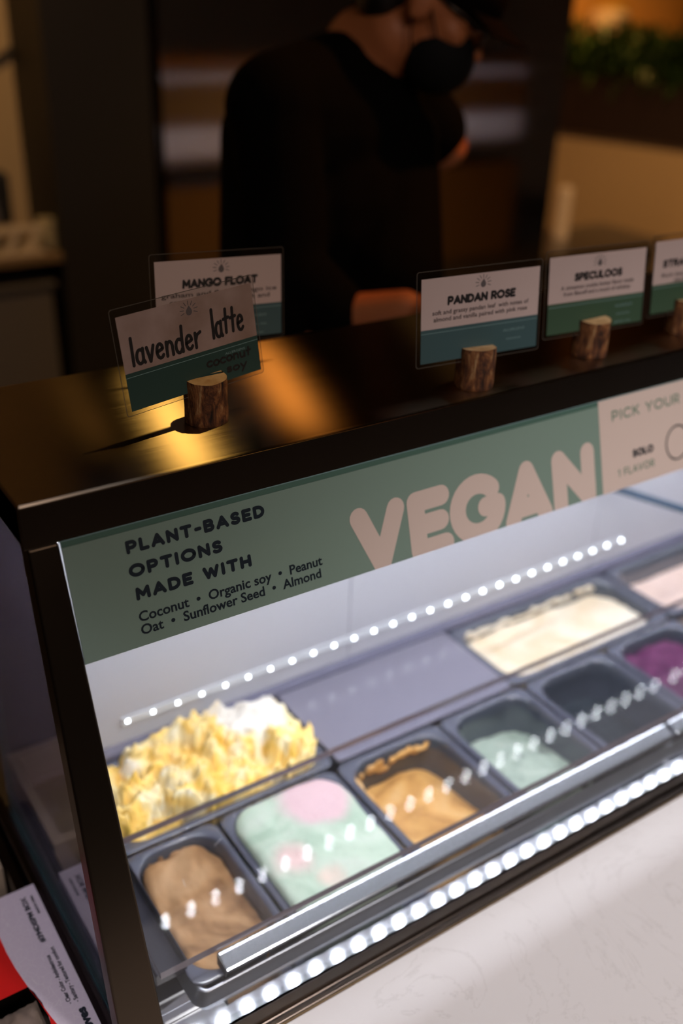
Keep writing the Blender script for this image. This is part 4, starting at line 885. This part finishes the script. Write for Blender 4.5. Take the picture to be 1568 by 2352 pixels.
# back worktop with a white tube
wk = thing('prep_counter', 'low prep counter in front of the half wall', 'counter', U(4.4, 3.5, -1.6))
obj('worktop', ubox(B(), 3.80, 5.0, 3.20, 3.75, -0.94, -0.90), M_CURB, wk); obj('cabinet', ubox(B(), 3.85, 4.98, 3.25, 3.72, -1.602, -0.94), M_DARKWALL, wk)
tp = U(4.42, 3.55, -0.899); tt = B(); th = (U(0, 0, -0.592)-U(0, 0, -0.899)).z
tube(tt, [tp, tp+Vector((0, 0, th*0.93)), tp+Vector((0, 0, th*0.97)), tp+Vector((0, 0, th))], [0.036, 0.036, 0.034, 0.026], 24)
tag(obj('cup_tube', tt, M_WHITEP, None, smooth=False), 'tall white tube standing in front of the sand coloured wall', 'tube')
# left side: shelf with rack and bag, grey bin below, cord on the wall
sh = thing('wall_shelf', 'beige shelf on the wall at the far left', 'shelf', U(0.5, 3.2, -0.53))
obj('shelf_board', ubox(B(), -0.6, 1.135, 3.03, 3.40, -0.555, -0.520), mat('brown_shelf_board', (0.16, 0.10, 0.05), 0.5), sh, bevel=0.003)
obj('bracket', ubox(B(), 0.2, 0.22, 3.10, 3.40, -0.70, -0.556), M_DARKWALL, sh)
rk = thing('slotted_rack', 'pale slotted plastic rack at the front of the shelf', 'rack', U(0.6, 3.1, -0.518))
obj('rack_base', ubox(B(), 0.1, 1.02, 3.05, 3.22, -0.518, -0.505), M_BEIGE2, rk); obj('rack_rail', ubox(B(), 0.1, 1.02, 3.05, 3.07, -0.425, -0.405), M_BEIGE2, rk)
for k in range(11):
    x_ = 0.12+0.082*k; hb = prism  # slanted slats
    q_ = B(); hexa(q_, [U(x_, 3.052, -0.505), U(x_+0.03, 3.052, -0.505), U(x_+0.03, 3.066, -0.505), U(x_, 3.066, -0.505), U(x_+0.045, 3.052, -0.425), U(x_+0.075, 3.052, -0.425), U(x_+0.075, 3.066, -0.425), U(x_+0.045, 3.066, -0.425)])
    obj('slat', q_, M_BEIGE2, rk)
rp = thing('paper_roll', 'pale round paper roll at the right end of the rack', 'paper roll', U(1.06, 3.13, -0.5185))
q_ = B(); tube(q_, [U(1.06, 3.13, -0.5185), U(1.06, 3.13, -0.40)], [0.032, 0.032], 24); obj('roll', q_, mat('pale_paper', (0.36, 0.30, 0.18), 0.7), rp, smooth=False, bevel=0.004)
q_ = B(); tube(q_, [U(1.06, 3.13, -0.41), U(1.06, 3.13, -0.3985)], [0.012, 0.012], 16); obj('core', q_, M_BOXIN, rp)
bg = B(); hexa(bg, [U(0.35, 3.08, -0.404), U(0.88, 3.08, -0.404), U(0.88, 3.24, -0.404), U(0.35, 3.24, -0.404), U(0.55, 3.10, -0.12), U(0.86, 3.10, -0.22), U(0.86, 3.22, -0.22), U(0.55, 3.22, -0.12)])
bag = thing('grey_bag', 'slumped grey bag leaning on the rack', 'bag', U(0.6, 3.16, -0.404)); obj('bag_body', bg, M_GREYBAG, bag, bevel=0.02, seg=3)
bs = B(); ubox(bs, 0.865, 0.925, 3.09, 3.23, -0.404, -0.21); obj('bag_side', bs, M_BLACK, bag, bevel=0.012)
dbx = tag(obj('black_box', ubox(B(), 0.40, 0.82, 3.25, 3.395, -0.519, -0.03), M_BLACK, bevel=0.004), 'black box standing behind the grey bag on the shelf', 'box')
bn = thing('storage_bin', 'grey storage bin under the shelf', 'bin', U(0.6, 3.2, -1.6))
obj('bin_body', ubox(B(), 0.23, 1.03, 3.04, 3.38, -1.6025, -0.66), mat('grey_bin_plastic', (0.10, 0.085, 0.08), 0.6), bn, bevel=0.01)
obj('bin_lid', ubox(B(), 0.225, 1.05, 3.03, 3.39, -0.66, -0.63), mat('dark_bin_plastic', (0.05, 0.042, 0.04), 0.6), bn, bevel=0.006)
cp = [at(-60, 130, 3.2), at(-10, 95, 3.2), at(30, 45, 3.2), at(64, 0, 3.2), at(95, -60, 3.2), at(120, -160, 3.2)]
crd = B()
for p in cp: p.y = 2.648
tube(crd, cp, 0.008, 8); tag(obj('power_cord', crd, M_BLACK, None, smooth=True), 'black cord crossing the beige wall at the upper left', 'cord')
# lamp housings on the ceiling
for k, (lx, ly, pw, cone, aim, lc) in enumerate(lamp_spots):
    ring = B(); c_ = Vector((lx*S, ly*S, CEIL-0.001))
    tube(ring, [c_, c_-Vector((0, 0, 0.035))], [0.06, 0.055], 24); o_ = obj('ceiling_lamp', ring, M_BLACK, None); lbs = ('round black ceiling spotlight above the pandan rose card end', 'round black ceiling spotlight above the right end of the lid', 'round black ceiling spotlight above the lavender latte card', 'round black ceiling spotlight farthest along the case')
    tag(o_, lbs[k], 'ceiling lamp', 'spotlights above the case')

# ================================================================== the server
D0 = 1.66
T0 = at(778, 215, D0)                                     # between the shoulders
Fv = Vector((0.36, -0.93, 0)).normalized(); Rv = Vector((Fv.y, -Fv.x, 0)); Zv = Vector((0, 0, 1))
person = thing('person', 'server in black shirt, dark cap, glasses and black mask looking down', 'person', (T0.x-0.03, T0.y+0.06, 0))
waist = Vector((T0.x, T0.y, 1.10)) - Fv*0.07; hip = Vector((T0.x, T0.y, 0.93)) - Fv*0.08
SR = T0 + Rv*0.175; SL = T0 - Rv*0.175
ER = at(668, 745, 1.60); ER.z = max(ER.z, 1.09)
WR = at(930, 705, 1.52)
EL = at(1022, 335, 1.84); WL = at(850, 420, 2.0)
HC = at(985, 8, D0-0.07)
HH = Vector((0.80, -0.60, 0)).normalized(); pit = math.radians(33)
HF = HH*math.cos(pit) - Zv*math.sin(pit); HU = HH*math.sin(pit) + Zv*math.cos(pit); HS = HF.cross(HU)   # face, crown, person's right
def hp(f_, s_, u_): return HC + HF*f_ + HS*s_ + HU*u_
neck0 = at(842, 118, D0); neck1 = hp(-0.025, 0, -0.07)
def torso(b_, g):
    ball(b_, T0 - Zv*0.05 + Fv*0.0, (0.185+g, 0.105+g, 0.13), (Rv, Fv, Zv)); ball(b_, T0 - Zv*0.20 + Fv*0.02, (0.165+g, 0.12+g, 0.17), (Rv, Fv, Zv))
    ball(b_, waist, (0.15+g, 0.11+g, 0.17), (Rv, Fv, Zv)); ball(b_, hip, (0.17+g, 0.125+g, 0.13), (Rv, Fv, Zv))
    for s in (SR, SL): ball(b_, s - Zv*0.01, 0.064+g); capsule(b_, T0 + Zv*0.02, 0.065+g, s, 0.058+g)
bb = B(); torso(bb, 0)
capsule(bb, neck0, 0.074, neck1, 0.058)
for s_, e_, w_, hand_dir in ((SR, ER, WR, (at(1060, 700, 1.50)-WR)), (SL, EL, WL, Vector((-0.3, -0.4, -0.6)))):
    capsule(bb, s_, 0.050, e_, 0.040); capsule(bb, e_, 0.042, w_, 0.027)
    hd = hand_dir.normalized(); side = hd.cross(Zv).normalized(); upn = side.cross(hd).normalized()
    palm = w_ + hd*0.05
    ball(bb, palm, (0.048, 0.040, 0.017), (hd, side, upn), 14, 10)
    for k, (off, ln) in enumerate(((-0.030, 0.062), (-0.010, 0.074), (0.010, 0.070), (0.030, 0.055))):
        a0 = palm + hd*0.032 + side*off; a1 = a0 + (hd*0.85+side*off*3-upn*0.25)*ln*0.5; a2 = a1 + (hd*0.6-upn*0.75)*ln*0.5
        capsule(bb, a0, 0.0095, a1, 0.0088, 3); capsule(bb, a1, 0.0088, a2, 0.0075, 3)
    t0_ = palm - hd*0.012 - side*0.032; t1_ = t0_ + (hd*0.5-side*0.7-upn*0.2)*0.036; t2_ = t1_ + (hd*0.9-side*0.1-upn*0.3)*0.03
    capsule(bb, t0_, 0.012, t1_, 0.0105, 3); capsule(bb, t1_, 0.0105, t2_, 0.0085, 3)
for sg in (1, -1):                                         # legs, feet
    h0 = hip + Rv*0.09*sg - Zv*0.03; kn = Vector((h0.x, h0.y, 0.50)) + Fv*0.04; an = Vector((h0.x, h0.y, 0.09)) - Fv*0.01
    capsule(bb, h0, 0.085, kn, 0.058); capsule(bb, kn, 0.056, an, 0.040); capsule(bb, an-Zv*0.035-Fv*0.03, 0.042, an-Zv*0.047+Fv*0.15, 0.032)
# head: skull, jaw, chin, nose, ear
ball(bb, hp(-0.010, 0, 0.025), (0.098, 0.077, 0.088), (HF, HS, HU), 24, 16); ball(bb, hp(0.030, 0, -0.030), (0.062, 0.060, 0.080), (HF, HS, HU), 20, 14)
ball(bb, hp(0.058, 0, -0.092), (0.026, 0.028, 0.020), (HF, HS, HU)); capsule(bb, hp(0.082, 0, 0.018), 0.010, hp(0.108, 0, -0.018), 0.012, 3)
ball(bb, hp(0.084, 0.014, -0.024), 0.009); ball(bb, hp(0.084, -0.014, -0.024), 0.009)
for sg in (1, -1):
    ball(bb, hp(-0.012, 0.076*sg, -0.005), (0.019, 0.008, 0.031), (HF, HS, HU)); ball(bb, hp(0.050, 0.045*sg, -0.012), (0.028, 0.022, 0.020), (HF, HS, HU))
    capsule(bb, hp(0.060, 0.052*sg, 0.030), 0.012, hp(0.082, 0.018*sg, 0.033), 0.012, 3)
merged('body', bb, M_SKIN, person, 0.0062, 3)
sb_ = B(); torso(sb_, 0.013)
for s_, e_ in ((SR, ER), (SL, EL)): capsule(sb_, s_, 0.070, s_.lerp(e_, 0.93 if s_ is SR else 0.72), 0.066)
capsule(sb_, T0+Zv*0.0, 0.085, T0+Zv*0.015, 0.070)
capsule(sb_, T0+Fv*0.06, 0.05, waist+Fv*0.05, 0.09)
capsule(sb_, at(930, 330, 1.74), 0.06, at(905, 640, 1.66), 0.085); capsule(sb_, at(880, 330, 1.74), 0.09, at(850, 700, 1.70), 0.10); capsule(sb_, at(575, 300, 1.62), 0.05, at(590, 640, 1.60), 0.062)
capsule(sb_, SR.lerp(ER, 0.75), 0.064, at(775, 720, 1.565), 0.052)
merged('shirt', sb_, M_SHIRT, person, 0.008, 5)
tr = B(); ball(tr, hip, (0.185, 0.14, 0.14), (Rv, Fv, Zv))
for sg in (1, -1):
    h0 = hip + Rv*0.09*sg - Zv*0.03; kn = Vector((h0.x, h0.y, 0.50)) + Fv*0.04; an = Vector((h0.x, h0.y, 0.13)) - Fv*0.01
    capsule(tr, h0, 0.098, kn, 0.074); capsule(tr, kn, 0.072, an, 0.062)
merged('trousers', tr, M_SHIRT, person, 0.01, 3)
mk_ = B(); ball(mk_, hp(0.052, 0, -0.052), (0.068, 0.066, 0.062), (HF, HS, HU), 24, 16)
merged('face_mask', mk_, M_MASK, person, 0.005, 3)
for sg in (1, -1):
    for q_ in ([hp(-0.022, 0.080*sg, 0.020), hp(0.0, 0.078*sg, 0.0), hp(0.035, 0.070*sg, -0.030)], [hp(-0.022, 0.080*sg, -0.015), hp(0.0, 0.076*sg, -0.050), hp(0.02, 0.066*sg, -0.075)]):
        obj('mask_loop', tube(B(), q_, 0.0018, 6), M_MASK, person)
hr = B(); ball(hr, hp(-0.022, 0, 0.030), (0.096, 0.081, 0.085), (HF, HS, HU), 24, 16); ball(hr, hp(-0.065, 0, -0.025), (0.045, 0.062, 0.055), (HF, HS, HU), 20, 12)
merged('hair', hr, M_HAIR, person, 0.005, 2)
cpb = B(); ball(cpb, hp(0.002, 0, 0.052), (0.106, 0.088, 0.072), (HF, HS, HU), 28, 16)
capb = merged('cap', cpb, M_CAP, person, 0.005, 2)
br = B(); rows = []
for i in range(9):
    t_ = i/8; ln = 0.085*math.sin(math.pi*(0.12+0.76*t_))**0.6; s_ = (t_-0.5)*0.150
    cur = []
    for j in range(5):
        q = j/4; cur.append([hp(0.078*math.cos((t_-0.5)*1.7)+0.006+ln*q, s_*(1-0.12*q), 0.046-0.012*q-0.016*(2*t_-1)**2+dz) for dz in (0, 0.003)])
    rows.append([[br.verts.new(p) for p in c_] for c_ in cur])
for i in range(8):
    for j in range(4):
        for k in (0, 1):
            f4 = (rows[i][j][k], rows[i+1][j][k], rows[i+1][j+1][k], rows[i][j+1][k]); br.faces.new(f4 if k else f4[::-1])
for i in range(8): br.faces.new((rows[i][4][0], rows[i+1][4][0], rows[i+1][4][1], rows[i][4][1]))
for j in range(4): br.faces.new((rows[0][j][0], rows[0][j+1][0], rows[0][j+1][1], rows[0][j][1])); br.faces.new((rows[8][j][0], rows[8][j+1][0], rows[8][j+1][1], rows[8][j][1]))
obj('brim', br, M_CAP, capb, smooth=True)
gs = B()
for sg in (1, -1):
    c_ = hp(0.100, 0.034*sg, 0.008)
    tube(gs, [c_ + HS*0.026*math.cos(a_) + HU*0.021*math.sin(a_) for a_ in (2*math.pi*k/20 for k in range(21))], 0.0014, 6)
    tube(gs, [hp(0.098, 0.060*sg, 0.016), hp(0.05, 0.076*sg, 0.018), hp(-0.015, 0.082*sg, 0.014)], 0.0014, 6)
tube(gs, [hp(0.101, 0.010, 0.012), hp(0.101, -0.010, 0.012)], 0.0014, 6)
gobj = obj('glasses', gs, mat('thin_dark_metal', (0.12, 0.10, 0.08), 0.3, 0.8), person, smooth=True)
gw = B()
for sg in (1, -1):
    c_ = hp(0.100, 0.034*sg, 0.008); gw.faces.new([gw.verts.new(c_ + HS*0.026*math.cos(a_) + HU*0.021*math.sin(a_)) for a_ in (2*math.pi*k/20 for k in range(20))])
obj('lens', gw, M_GLASS, gobj)
